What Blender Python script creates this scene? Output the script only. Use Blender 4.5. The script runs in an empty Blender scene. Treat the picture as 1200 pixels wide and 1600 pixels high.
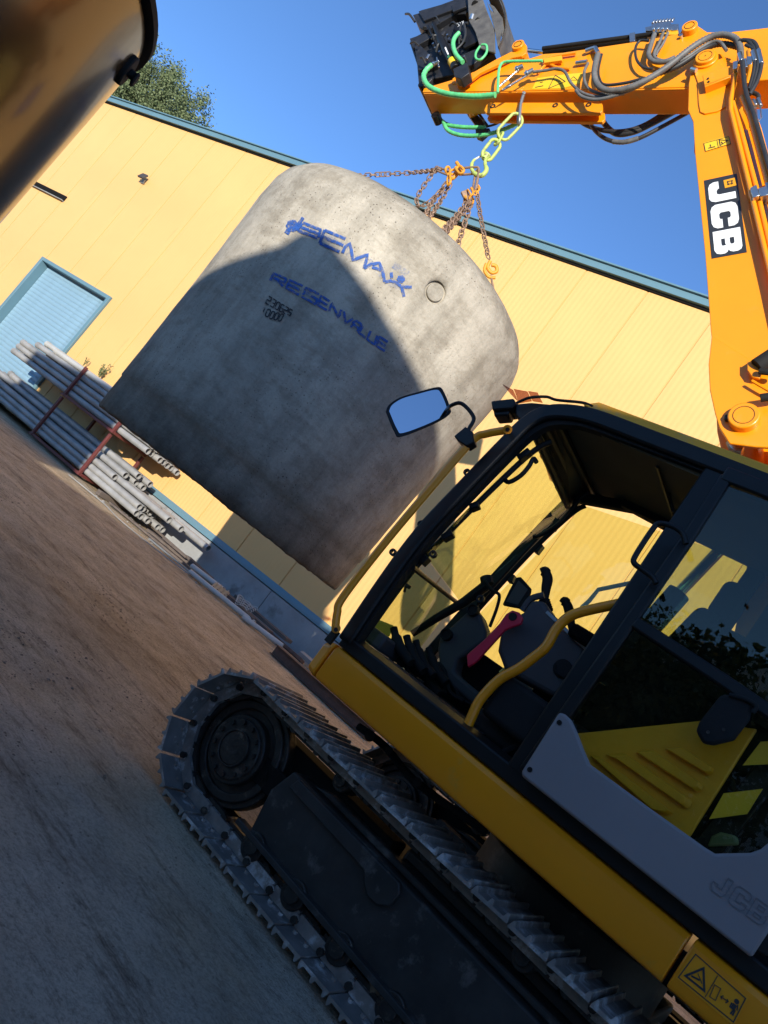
import bpy, bmesh, math, random
from mathutils import Vector, Matrix
random.seed(7)
R_ = math.radians
SC = bpy.context.scene
COL = SC.collection
# ------------------------------------------------------------------ camera
HC = 1.40                       # eye height
FPX, PITCH = 1200.0, math.atan(137.6/1200.0)
CE, CD = (.8018, .5976), (.5976, -.8018)      # world-right and world-up seen in the rolled frame
cam_d = bpy.data.cameras.new('camera'); cam = bpy.data.objects.new('camera', cam_d); COL.objects.link(cam)
cam_d.sensor_fit = 'VERTICAL'; cam_d.sensor_height = 32.0; cam_d.lens = 24.0
cam_d.clip_start = .05; cam_d.clip_end = 3000
_r = Vector((1, 0, 0)); _u = Vector((0, -math.sin(PITCH), math.cos(PITCH))); _f = Vector((0, math.cos(PITCH), math.sin(PITCH)))
_x = _r*.8018 + _u*.5976; _y = _r*-.5976 + _u*.8018; _z = -_f
cam.matrix_world = Matrix(((_x.x, _y.x, _z.x, 0), (_x.y, _y.y, _z.y, 0), (_x.z, _y.z, _z.z, HC), (0, 0, 0, 1)))
SC.camera = cam
# ------------------------------------------------------------------ world, sun, exposure
SUN_EL, SUN_TRAVEL = 12.5, .3          # sun low behind the camera; light travels toward +Y
w = bpy.data.worlds.new('World'); SC.world = w; w.use_nodes = True
nt = w.node_tree; nt.nodes.clear()
sky = nt.nodes.new('ShaderNodeTexSky'); sky.sky_type = 'NISHITA'; sky.sun_disc = False
sky.sun_elevation = R_(SUN_EL); sky.sun_rotation = R_(180+SUN_TRAVEL)
sky.altitude = 1500; sky.air_density = .8; sky.dust_density = .35; sky.ozone_density = 4.4
bg = nt.nodes.new('ShaderNodeBackground'); bg.inputs['Strength'].default_value = .15
wo = nt.nodes.new('ShaderNodeOutputWorld')
nt.links.new(sky.outputs[0], bg.inputs[0]); nt.links.new(bg.outputs[0], wo.inputs[0])
sd = bpy.data.lights.new('sun', 'SUN'); sd.energy = 3.25; sd.angle = R_(.3); sd.color = (1, .95, .86)
sun = bpy.data.objects.new('sun', sd); COL.objects.link(sun)
_tr = R_(SUN_TRAVEL)
sun.rotation_euler = Vector((math.sin(_tr)*math.cos(R_(SUN_EL)), math.cos(_tr)*math.cos(R_(SUN_EL)), -math.sin(R_(SUN_EL)))).to_track_quat('-Z', 'Y').to_euler()
vs = SC.view_settings; vs.view_transform = 'Standard'; vs.look = 'None'; vs.exposure = 0.97; vs.gamma = 1; vs.use_curve_mapping = False
SC.cycles.max_bounces = 8; SC.cycles.diffuse_bounces = 4; SC.cycles.transparent_max_bounces = 16

# ------------------------------------------------------------------ frames of reference (metres)
aE, aW = R_(52.5), R_(58.4)
F = Vector((-math.sin(aE), math.cos(aE))); R = Vector((math.cos(aE), math.sin(aE)))      # excavator heading / its right
WD = Vector((-math.sin(aW), math.cos(aW))); ND = Vector((math.cos(aW), math.sin(aW)))    # along the warehouse wall / into it
U0, L0 = 0.9, 4.54                                                                     # slew centre
DW = 12.0                                                                              # wall distance
T = Vector((-1.18, 6.65, 0))                                                           # concrete tank axis
def ray(px, py):
    vx, vy = px-600., py-800.
    xr = vx*CE[0]+vy*CE[1]; yu = vx*CD[0]+vy*CD[1]
    return Vector((xr, FPX*math.cos(PITCH)-yu*math.sin(PITCH), FPX*math.sin(PITCH)+yu*math.cos(PITCH)))/FPX
CAMP = Vector((0, 0, HC))
def ev(u, l, z): return Vector((u-U0, L0-l, z))          # (forward, lateral, height) -> excavator-local
def pe(px, py, l):
    r = ray(px, py); t = l/(r.x*R.x+r.y*R.y); p = CAMP+r*t
    return ev(p.x*F.x+p.y*F.y, l, p.z)
def pes(pts, l): return [pe(a, b, l) for a, b in pts]
def wv(wd, n, z):                                        # wall frame -> world
    q = WD*wd+ND*n; return Vector((q.x, q.y, z))
def aty(px, py, Y):
    r = ray(px, py); return CAMP+r*(Y/r.y)
def z2(pts, x0, y0, s): return [(x0+a*s, y0+b*s) for a, b in pts]

# ------------------------------------------------------------------ materials
def mat(name, col, rough=.5, metal=0., var=.0, vscale=4., bump=0., bscale=30., coat=0., col2=None, dirt=None, dscale=3., dth=.55, spec=.5, dtype='obj', stretch=None, rnd=False):
    m = bpy.data.materials.new(name); m.use_nodes = True
    n = m.node_tree.nodes; l = m.node_tree.links; b = n['Principled BSDF']
    b.inputs['Roughness'].default_value = rough; b.inputs['Metallic'].default_value = metal
    b.inputs['Coat Weight'].default_value = coat; b.inputs['Coat Roughness'].default_value = .1
    b.inputs['Specular IOR Level'].default_value = spec
    tc = n.new('ShaderNodeTexCoord'); src = tc.outputs['Object']
    if rnd:
        oi = n.new('ShaderNodeObjectInfo'); ml = n.new('ShaderNodeMath'); ml.operation = 'MULTIPLY'; ml.inputs[1].default_value = 37; l.new(oi.outputs['Random'], ml.inputs[0])
        av = n.new('ShaderNodeVectorMath'); av.operation = 'ADD'; l.new(src, av.inputs[0]); l.new(ml.outputs[0], av.inputs[1]); src = av.outputs[0]
    if stretch:
        mp = n.new('ShaderNodeMapping'); mp.inputs['Scale'].default_value = stretch; l.new(src, mp.inputs[0]); src = mp.outputs[0]
    c = (*col, 1); out = None
    if var > 0 or col2:
        no = n.new('ShaderNodeTexNoise'); no.inputs['Scale'].default_value = vscale; no.inputs['Detail'].default_value = 7; no.inputs['Roughness'].default_value = .6
        l.new(src, no.inputs[0])
        rp = n.new('ShaderNodeValToRGB'); rp.color_ramp.elements[0].position = .3; rp.color_ramp.elements[1].position = .7
        k = max(0, 1-var)
        rp.color_ramp.elements[0].color = (*[x*k for x in col], 1) if not col2 else (*col, 1)
        rp.color_ramp.elements[1].color = (*[min(1, x*(1+var*.6)) for x in col], 1) if not col2 else (*col2, 1)
        l.new(no.outputs[0], rp.inputs[0]); out = rp.outputs[0]
    if dirt:
        nd = n.new('ShaderNodeTexNoise'); nd.inputs['Scale'].default_value = dscale; nd.inputs['Detail'].default_value = 9; nd.inputs['Roughness'].default_value = .7
        l.new(src, nd.inputs[0])
        mr = n.new('ShaderNodeMapRange'); mr.inputs['From Min'].default_value = dth; mr.inputs['From Max'].default_value = dth+.12
        l.new(nd.outputs[0], mr.inputs[0])
        mx = n.new('ShaderNodeMix'); mx.data_type = 'RGBA'; l.new(mr.outputs[0], mx.inputs['Factor'])
        if out: l.new(out, mx.inputs[6])
        else: mx.inputs[6].default_value = c
        mx.inputs[7].default_value = (*dirt, 1); out = mx.outputs[2]
    if out: l.new(out, b.inputs['Base Color'])
    else: b.inputs['Base Color'].default_value = c
    if bump > 0:
        nb = n.new('ShaderNodeTexNoise'); nb.inputs['Scale'].default_value = bscale; nb.inputs['Detail'].default_value = 5
        l.new(src, nb.inputs[0]); bp = n.new('ShaderNodeBump'); bp.inputs['Strength'].default_value = bump; bp.inputs['Distance'].default_value = .01
        l.new(nb.outputs[0], bp.inputs['Height']); l.new(bp.outputs[0], b.inputs['Normal'])
    return m
YEL = (.90, .295, .002)
MT = dict(
    yellow=mat('machine_yellow', YEL, .36, var=.07, vscale=1.5, bump=.04, bscale=50, coat=.15, dirt=(.70, .30, .03), dscale=4.5, dth=.60),
    yellow_dirty=mat('machine_yellow_dusty', (.84, .38, .008), .5, var=.1, dirt=(.42, .30, .14), dscale=2.2, dth=.60),
    black=mat('black_paint', (.011, .0100, .009), .42, spec=.28, var=.3, vscale=8, bump=.03, bscale=80),
    rubber=mat('black_rubber', (.016, .015, .014), .75, spec=.2,  var=.3, bump=.1, bscale=90),
    plastic=mat('dark_grey_plastic', (.062, .056, .056), .6, spec=.3, var=.12, bump=.06, bscale=200),
    panel=mat('grey_door_panel', (.26, .225, .215), .5, spec=.35, var=.08, vscale=2, bump=.05, bscale=400),
    trackm=mat('track_steel', (.25, .22, .19), .55, metal=.15, var=.4, vscale=9, bump=.25, bscale=35, dirt=(.50, .49, .47), dscale=9, dth=.53, rnd=True),
    trackin=mat('track_plate_grey', (.175, .16, .145), .45, metal=.15, var=.35, vscale=7, bump=.15, bscale=30, dirt=(.50, .48, .45), dscale=8, dth=.54, rnd=True),
    frame=mat('undercarriage_black', (.036, .033, .030), .5, spec=.3, var=.4, vscale=5, bump=.1, bscale=30, dirt=(.11, .10, .09), dscale=6, dth=.56),
    greasy=mat('greasy_steel', (.033, .028, .023), .5, metal=.35, var=.6, vscale=14, bump=.4, bscale=40, dirt=(.16, .13, .095), dscale=11, dth=.57),
    steel=mat('bright_steel', (.55, .55, .53), .28, metal=.95, var=.2, bump=.05),
    chrome=mat('chrome', (.75, .75, .75), .08, metal=1),
    hose=mat('hose_grey', (.145, .14, .13), .55, var=.35, vscale=14, bump=.1),
    hoseb=mat('hose_black', (.03, .029, .028), .5, var=.3, vscale=14),
    green=mat('green_sleeve', (.13, .60, .22), .45, var=.25, vscale=16),
    lime=mat('lime_paint_worn', (.46, .56, .13), .5, dirt=(.20, .15, .08), dscale=30, dth=.53),
    rust=mat('rusty_steel', (.20, .12, .075), .65, metal=.35, col2=(.42, .28, .19), vscale=25, bump=.3, bscale=60),
    orange=mat('orange_hook_paint', (.72, .30, .02), .55, dirt=(.18, .09, .05), dscale=25, dth=.58),
    red=mat('red_plastic', (.55, .012, .04), .4, var=.1),
    redrack=mat('red_oxide_paint', (.13, .028, .022), .6, var=.25, dirt=(.10, .05, .035), dscale=9, dth=.6),
    silver=mat('grey_steel_rail', (.30, .31, .30), .4, metal=.6),
    white=mat('white_vinyl', (.80, .80, .78), .45),
    decalblk=mat('black_vinyl', (.025, .027, .03), .45),
    decaly=mat('yellow_vinyl', (.85, .52, .02), .4),
    decals=mat('amber_vinyl', (.88, .33, .004), .35),
    decalo=mat('orange_vinyl', (.75, .32, .01), .4),
    tooldark=mat('tool_dark_steel', (.028, .028, .031), .5, metal=.3, var=.4, vscale=10, bump=.2, dirt=(.16, .15, .14), dscale=8, dth=.62),
    bucket=mat('bucket_worn_steel', (.10, .09, .08), .6, metal=.4, col2=(.20, .18, .15), vscale=9, bump=.3),
    blue=mat('blue_grey_flashing', (.12, .22, .26), .45, var=.08, vscale=1.2),
    shutter=mat('light_blue_shutter', (.22, .35, .43), .5, var=.12, vscale=1.5, bump=.03, dirt=(.17, .27, .33), dscale=1.2, dth=.55),
    plinth=mat('plinth_concrete', (.30, .30, .29), .85, var=.2, vscale=2.2, bump=.3, bscale=25, dirt=(.17, .16, .15), dscale=1.6, dth=.56),
    pvc=mat('grey_pvc', (.46, .45, .41), .42, var=.12, vscale=2.5, dirt=(.33, .30, .26), dscale=5, dth=.6),
    pvc_d=mat('grey_pvc_dark', (.33, .32, .30), .5, var=.3, vscale=2.5, dirt=(.22, .20, .18), dscale=5, dth=.58),  # darker grey copy of the pvc, used below the top pipe layer
    wood=mat('weathered_timber', (.13, .10, .08), .8, var=.4, vscale=6, stretch=(1, 8, 8), bump=.3),
    rustbeam=mat('rusty_beam', (.12, .065, .045), .8, var=.3, vscale=8, bump=.3),
    render=mat('pale_render', (.74, .71, .65), .9, var=.1, vscale=1, bump=.1),  # pale walls of the added blocks, to bounce light into the shade
    emboss=mat('embossed_grey', (.17, .15, .145), .5),
    dark=mat('dark_opening', (.010, .009, .008), .85, spec=.1),
    fabric=mat('black_seat_fabric', (.008, .0075, .007), .95, spec=.05, bump=.2, bscale=200),
    bark=mat('bark', (.09, .07, .05), .9, var=.3, bump=.5),
    ceiling=mat('cab_ceiling', (.085, .075, .045), .8, var=.15),
    mat_=mat('floor_mat', (.05, .055, .065), .45, var=.3, vscale=20, bump=.5, bscale=120),
    brass=mat('brass_fitting', (.6, .38, .12), .35, metal=.9),
)
def leafmat(name, a, b):
    m = bpy.data.materials.new(name); m.use_nodes = True; n = m.node_tree.nodes; l = m.node_tree.links
    bs = n['Principled BSDF']; g = n.new('ShaderNodeNewGeometry'); rp = n.new('ShaderNodeValToRGB')
    rp.color_ramp.elements[0].color = (*a, 1); rp.color_ramp.elements[1].color = (*b, 1)
    l.new(g.outputs['Random Per Island'], rp.inputs[0]); l.new(rp.outputs[0], bs.inputs['Base Color'])
    bs.inputs['Roughness'].default_value = .7; bs.inputs['Specular IOR Level'].default_value = .2
    return m
MT['leaf'] = leafmat('foliage', (.06, .085, .03), (.20, .23, .11))
def glassmat(name, tint, refl=.06):
    m = bpy.data.materials.new(name); m.use_nodes = True; n = m.node_tree.nodes; l = m.node_tree.links
    n.clear(); o = n.new('ShaderNodeOutputMaterial'); t = n.new('ShaderNodeBsdfTransparent'); t.inputs[0].default_value = (*tint, 1)
    g = n.new('ShaderNodeBsdfGlossy'); g.inputs['Roughness'].default_value = .01; ge = n.new('ShaderNodeNewGeometry'); dp_ = n.new('ShaderNodeVectorMath'); dp_.operation = 'DOT_PRODUCT'; l.new(ge.outputs['Normal'], dp_.inputs[0]); l.new(ge.outputs['Incoming'], dp_.inputs[1])
    ab = n.new('ShaderNodeMath'); ab.operation = 'ABSOLUTE'; l.new(dp_.outputs['Value'], ab.inputs[0]); sb_ = n.new('ShaderNodeMath'); sb_.operation = 'SUBTRACT'; sb_.inputs[0].default_value = 1; l.new(ab.outputs[0], sb_.inputs[1])
    pw = n.new('ShaderNodeMath'); pw.operation = 'POWER'; l.new(sb_.outputs[0], pw.inputs[0]); pw.inputs[1].default_value = 5; fr = n.new('ShaderNodeMath'); fr.operation = 'MULTIPLY_ADD'; l.new(pw.outputs[0], fr.inputs[0]); fr.inputs[1].default_value = .9; fr.inputs[2].default_value = .04
    mx = n.new('ShaderNodeMixShader'); l.new(fr.outputs[0], mx.inputs[0]); l.new(t.outputs[0], mx.inputs[1]); l.new(g.outputs[0], mx.inputs[2]); l.new(mx.outputs[0], o.inputs[0])
    return m
MT['glass'] = glassmat('green_tinted_glass', (.85, .90, .68))
MT['glassd'] = glassmat('door_tinted_glass', (.66, .70, .52)); MT['glassl'] = glassmat('lower_door_glass', (.93, .93, .82))
MT['lens'] = glassmat('brown_tinted_plastic', (.62, .42, .30))
MT['mirror'] = mat('mirror_silver', (.88, .9, .92), .02, metal=1)

def concrete_mat():
    m = bpy.data.materials.new('precast_concrete'); m.use_nodes = True; n = m.node_tree.nodes; l = m.node_tree.links; b = n['Principled BSDF']
    b.inputs['Roughness'].default_value = .88; b.inputs['Specular IOR Level'].default_value = .25
    tc = n.new('ShaderNodeTexCoord'); P = tc.outputs['Object']
    def noise(sc, det=8, ro=.6, st=None):
        x = n.new('ShaderNodeTexNoise'); x.inputs['Scale'].default_value = sc; x.inputs['Detail'].default_value = det; x.inputs['Roughness'].default_value = ro
        if st:
            mp = n.new('ShaderNodeMapping'); mp.inputs['Scale'].default_value = st; l.new(P, mp.inputs[0]); l.new(mp.outputs[0], x.inputs[0])
        else: l.new(P, x.inputs[0])
        return x.outputs[0]
    def ramp(src, p0, c0, p1, c1):
        r = n.new('ShaderNodeValToRGB'); r.color_ramp.elements[0].position = p0; r.color_ramp.elements[0].color = (*c0, 1)
        r.color_ramp.elements[1].position = p1; r.color_ramp.elements[1].color = (*c1, 1); l.new(src, r.inputs[0]); return r.outputs[0]
    def mul(a, b_, f=1.):
        x = n.new('ShaderNodeMix'); x.data_type = 'RGBA'; x.blend_type = 'MULTIPLY'; x.inputs['Factor'].default_value = f
        l.new(a, x.inputs[6]); l.new(b_, x.inputs[7]); return x.outputs[2]
    base = ramp(noise(1.1, 10, .65), .32, (.35, .315, .255), .68, (.56, .505, .41))
    base = mul(base, ramp(noise(5, 8, .7, (1, 1, .18)), .33, (.72, .71, .69), .58, (1.05, 1.04, 1.02)))       # vertical wash
    base = mul(base, ramp(noise(3.2, 10, .75, (1, 1, 2.2)), .40, (.70, .68, .65), .52, (1, 1, 1)), .7)          # pour clouds
    base = mul(base, ramp(noise(45, 4, .7), .35, (.92, .92, .92), .6, (1.03, 1.03, 1.03)))
    # height-bound tone: dirty foot band, darker lower half, weathered shoulder
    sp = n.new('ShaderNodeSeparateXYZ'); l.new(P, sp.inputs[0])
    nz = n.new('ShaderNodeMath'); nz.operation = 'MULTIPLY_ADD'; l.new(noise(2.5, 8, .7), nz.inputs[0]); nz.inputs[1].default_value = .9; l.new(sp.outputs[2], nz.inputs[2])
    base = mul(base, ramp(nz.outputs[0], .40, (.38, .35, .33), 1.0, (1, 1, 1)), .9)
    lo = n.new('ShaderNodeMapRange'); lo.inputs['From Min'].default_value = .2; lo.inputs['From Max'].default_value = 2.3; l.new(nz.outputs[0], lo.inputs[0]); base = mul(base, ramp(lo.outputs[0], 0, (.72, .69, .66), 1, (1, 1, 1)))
    nz2 = n.new('ShaderNodeMath'); nz2.operation = 'MULTIPLY_ADD'; l.new(noise(4, 8, .75, (1, 1, 4)), nz2.inputs[0]); nz2.inputs[1].default_value = .55; l.new(sp.outputs[2], nz2.inputs[2])
    mr = n.new('ShaderNodeMapRange'); mr.inputs['From Min'].default_value = 2.62; mr.inputs['From Max'].default_value = 2.85; l.new(nz2.outputs[0], mr.inputs[0])
    base = mul(base, ramp(mr.outputs[0], 0, (1, 1, 1), 1, (.74, .72, .68)))
    # air holes
    vo = n.new('ShaderNodeTexVoronoi'); vo.inputs['Scale'].default_value = 42; l.new(P, vo.inputs[0])
    rr = n.new('ShaderNodeMapRange'); rr.inputs['From Min'].default_value = .14; rr.inputs['From Max'].default_value = .24; l.new(vo.outputs['Distance'], rr.inputs[0])
    msk = n.new('ShaderNodeMapRange'); msk.inputs['From Min'].default_value = .46; msk.inputs['From Max'].default_value = .62; l.new(noise(1.7, 5, .6), msk.inputs[0])
    gate = n.new('ShaderNodeMath'); gate.operation = 'GREATER_THAN'; sc2 = n.new('ShaderNodeSeparateColor'); l.new(vo.outputs['Color'], sc2.inputs[0]); l.new(sc2.outputs[0], gate.inputs[0]); gate.inputs[1].default_value = .45
    m1 = n.new('ShaderNodeMath'); m1.operation = 'MULTIPLY'; l.new(msk.outputs[0], m1.inputs[0]); l.new(gate.outputs[0], m1.inputs[1])
    inv = n.new('ShaderNodeMath'); inv.operation = 'SUBTRACT'; inv.inputs[0].default_value = 1; l.new(rr.outputs[0], inv.inputs[1])
    hole = n.new('ShaderNodeMath'); hole.operation = 'MULTIPLY'; l.new(inv.outputs[0], hole.inputs[0]); l.new(m1.outputs[0], hole.inputs[1])
    base = mul(base, ramp(hole.outputs[0], 0, (1, 1, 1), 1, (.38, .36, .34)))
    base = mul(base, ramp(noise(95, 3, .9), .30, (.45, .44, .43), .40, (1, 1, 1)), .8)
    l.new(base, b.inputs['Base Color'])
    hh = n.new('ShaderNodeMath'); hh.operation = 'MULTIPLY_ADD'; l.new(hole.outputs[0], hh.inputs[0]); hh.inputs[1].default_value = -1.4; l.new(noise(18, 10, .7), hh.inputs[2])
    bp = n.new('ShaderNodeBump'); bp.inputs['Strength'].default_value = .55; bp.inputs['Distance'].default_value = .012; l.new(hh.outputs[0], bp.inputs['Height']); l.new(bp.outputs[0], b.inputs['Normal'])
    return m
MT['concrete'] = concrete_mat()
def spraymat(name, col, th, edge=.08):
    m = bpy.data.materials.new(name); m.use_nodes = True; n = m.node_tree.nodes; l = m.node_tree.links; b = n['Principled BSDF']
    b.inputs['Base Color'].default_value = (*col, 1); b.inputs['Roughness'].default_value = .7
    tc = n.new('ShaderNodeTexCoord'); no = n.new('ShaderNodeTexNoise'); no.inputs['Scale'].default_value = 38; no.inputs['Detail'].default_value = 6; no.inputs['Roughness'].default_value = .8
    l.new(tc.outputs['Object'], no.inputs[0]); mr = n.new('ShaderNodeMapRange'); mr.inputs['From Min'].default_value = th; mr.inputs['From Max'].default_value = th+edge
    l.new(no.outputs[0], mr.inputs[0]); l.new(mr.outputs[0], b.inputs['Alpha'])
    return m
MT['spray'] = spraymat('blue_spray_paint', (.018, .085, .33), .30, .26)
MT['spray_l'] = spraymat('blue_overspray', (.05, .15, .42), .46, .5)
MT['stencil'] = spraymat('black_stencil_paint', (.02, .02, .022), .38, .1)

def wall_mat():
    m = bpy.data.materials.new('cream_cladding'); m.use_nodes = True; n = m.node_tree.nodes; l = m.node_tree.links; b = n['Principled BSDF']
    b.inputs['Roughness'].default_value = .45; b.inputs['Specular IOR Level'].default_value = .3
    tc = n.new('ShaderNodeTexCoord')
    no = n.new('ShaderNodeTexNoise'); no.inputs['Scale'].default_value = .5; no.inputs['Detail'].default_value = 8; l.new(tc.outputs['Object'], no.inputs[0])
    rp = n.new('ShaderNodeValToRGB'); rp.color_ramp.elements[0].position = .35; rp.color_ramp.elements[1].position = .7
    rp.color_ramp.elements[0].color = (.70, .405, .145, 1); rp.color_ramp.elements[1].color = (.75, .44, .16, 1); l.new(no.outputs[0], rp.inputs[0])
    sc = n.new('ShaderNodeTexNoise'); sc.inputs['Scale'].default_value = 1.3; sc.inputs['Detail'].default_value = 10; sc.inputs['Roughness'].default_value = .75
    mp = n.new('ShaderNodeMapping'); mp.inputs['Scale'].default_value = (2.2, 1, .35); mp.inputs['Rotation'].default_value = (0, .5, 0); l.new(tc.outputs['Object'], mp.inputs[0]); l.new(mp.outputs[0], sc.inputs[0])
    r2 = n.new('ShaderNodeValToRGB'); r2.color_ramp.elements[0].position = .60; r2.color_ramp.elements[1].position = .70
    r2.color_ramp.elements[0].color = (1, 1, 1, 1); r2.color_ramp.elements[1].color = (.88, .87, .84, 1); l.new(sc.outputs[0], r2.inputs[0])
    mx = n.new('ShaderNodeMix'); mx.data_type = 'RGBA'; mx.blend_type = 'MULTIPLY'; mx.inputs['Factor'].default_value = 1; l.new(rp.outputs[0], mx.inputs[6]); l.new(r2.outputs[0], mx.inputs[7])
    l.new(mx.outputs[2], b.inputs['Base Color'])
    wa = n.new('ShaderNodeTexWave'); wa.wave_type = 'BANDS'; wa.bands_direction = 'X'; wa.inputs['Scale'].default_value = 3.1; l.new(tc.outputs['Object'], wa.inputs[0])
    bp = n.new('ShaderNodeBump'); bp.inputs['Strength'].default_value = .2; bp.inputs['Distance'].default_value = .012; l.new(wa.outputs['Fac'], bp.inputs['Height']); l.new(bp.outputs[0], b.inputs['Normal'])
    return m
MT['cladding'] = wall_mat()

def ground_mat():
    m = bpy.data.materials.new('yard_ground'); m.use_nodes = True; n = m.node_tree.nodes; l = m.node_tree.links; b = n['Principled BSDF']
    b.inputs['Roughness'].default_value = .95; b.inputs['Specular IOR Level'].default_value = .2
    tc = n.new('ShaderNodeTexCoord'); P = tc.outputs['Object']
    def noise(sc, det=8, ro=.65, st=None, rot=0):
        x = n.new('ShaderNodeTexNoise'); x.inputs['Scale'].default_value = sc; x.inputs['Detail'].default_value = det; x.inputs['Roughness'].default_value = ro
        mp = n.new('ShaderNodeMapping'); mp.vector_type = 'TEXTURE'; mp.inputs['Scale'].default_value = tuple(1/q_ for q_ in (st or (1, 1, 1))); mp.inputs['Rotation'].default_value = (0, 0, rot); l.new(P, mp.inputs[0]); l.new(mp.outputs[0], x.inputs[0])
        return x.outputs[0]
    def ramp(src, p0, c0, p1, c1):
        r = n.new('ShaderNodeValToRGB'); r.color_ramp.elements[0].position = p0; r.color_ramp.elements[0].color = (*c0, 1)
        r.color_ramp.elements[1].position = p1; r.color_ramp.elements[1].color = (*c1, 1); l.new(src, r.inputs[0]); return r.outputs[0]
    def mix(a, b_, f, mode='MIX'):
        x = n.new('ShaderNodeMix'); x.data_type = 'RGBA'; x.blend_type = mode
        if isinstance(f, float): x.inputs['Factor'].default_value = f
        else: l.new(f, x.inputs['Factor'])
        l.new(a, x.inputs[6]); l.new(b_, x.inputs[7]); return x.outputs[2]
    conc = ramp(noise(1.3, 10, .7), .35, (.42, .345, .26), .7, (.64, .54, .42))
    dirt = ramp(noise(2.2, 10, .7), .32, (.47, .35, .215), .68, (.70, .555, .375))
    # trodden-in dirt, more toward the wall; painted paler and warmer for wall bounce light
    sp = n.new('ShaderNodeSeparateXYZ'); l.new(P, sp.inputs[0])
    y = n.new('ShaderNodeMath'); y.operation = 'MULTIPLY_ADD'; l.new(sp.outputs[1], y.inputs[0]); y.inputs[1].default_value = .13; y.inputs[2].default_value = -.42
    s = n.new('ShaderNodeMath'); s.operation = 'ADD'; l.new(y.outputs[0], s.inputs[0]); l.new(noise(.9, 8, .7), s.inputs[1])
    f = n.new('ShaderNodeMapRange'); f.inputs['From Min'].default_value = .42; f.inputs['From Max'].default_value = .72; l.new(s.outputs[0], f.inputs[0])
    c = mix(conc, dirt, f.outputs[0])
    tr = ramp(noise(2.0, 12, .85, (.55, 2.6, 1), R_(146)), .51, (1, 1, 1), .62, (.34, .30, .27))       # track scuffs
    c = mix(c, tr, .8, 'MULTIPLY')
    c = mix(c, ramp(noise(12, 12, .9, (.7, 1.8, 1), R_(146)), .53, (1, 1, 1), .62, (.36, .33, .31)), .8, 'MULTIPLY')
    c = mix(c, ramp(noise(3.3, 12, .8), .60, (1, 1, 1), .70, (1.35, 1.33, 1.3)), .6, 'MULTIPLY')
    c = mix(c, ramp(noise(.7, 6, .6), .35, (.88, .87, .86), .6, (1.08, 1.07, 1.05)), 1., 'MULTIPLY')
    c = mix(c, ramp(noise(55, 8, .9), .36, (.45, .44, .43), .54, (1.12, 1.12, 1.12)), .85, 'MULTIPLY')
    c = mix(c, ramp(noise(28, 10, .9), .60, (1, 1, 1), .66, (.45, .42, .40)), .8, 'MULTIPLY')
    pa = ramp(noise(4.5, 10, .8), .66, (0, 0, 0), .73, (.35, .35, .36)); c = mix(c, pa, .5, 'SCREEN') if False else c
    l.new(c, b.inputs['Base Color'])
    a1 = n.new('ShaderNodeMath'); a1.operation = 'MULTIPLY_ADD'; l.new(noise(9, 10, .75, (.8, 2.2, 1), R_(146)), a1.inputs[0]); a1.inputs[1].default_value = 1.8; l.new(noise(70, 6, .8), a1.inputs[2])
    bp = n.new('ShaderNodeBump'); bp.inputs['Strength'].default_value = .8; bp.inputs['Distance'].default_value = .022; l.new(a1.outputs[0], bp.inputs['Height']); l.new(bp.outputs[0], b.inputs['Normal'])
    return m
MT['ground'] = ground_mat()
MT['stone'] = mat('loose_stone', (.20, .145, .095), .95, var=.5, vscale=6, bump=.4)
MT['vessel'] = mat('dark_glossy_vessel', (.085, .065, .042), .25, metal=.85, var=.12, vscale=1.2, bump=.03, bscale=6, coat=.4)
MT['stonew'] = mat('pale_rubble', (.32, .30, .27), .9, var=.3, vscale=8, bump=.4)

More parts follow.
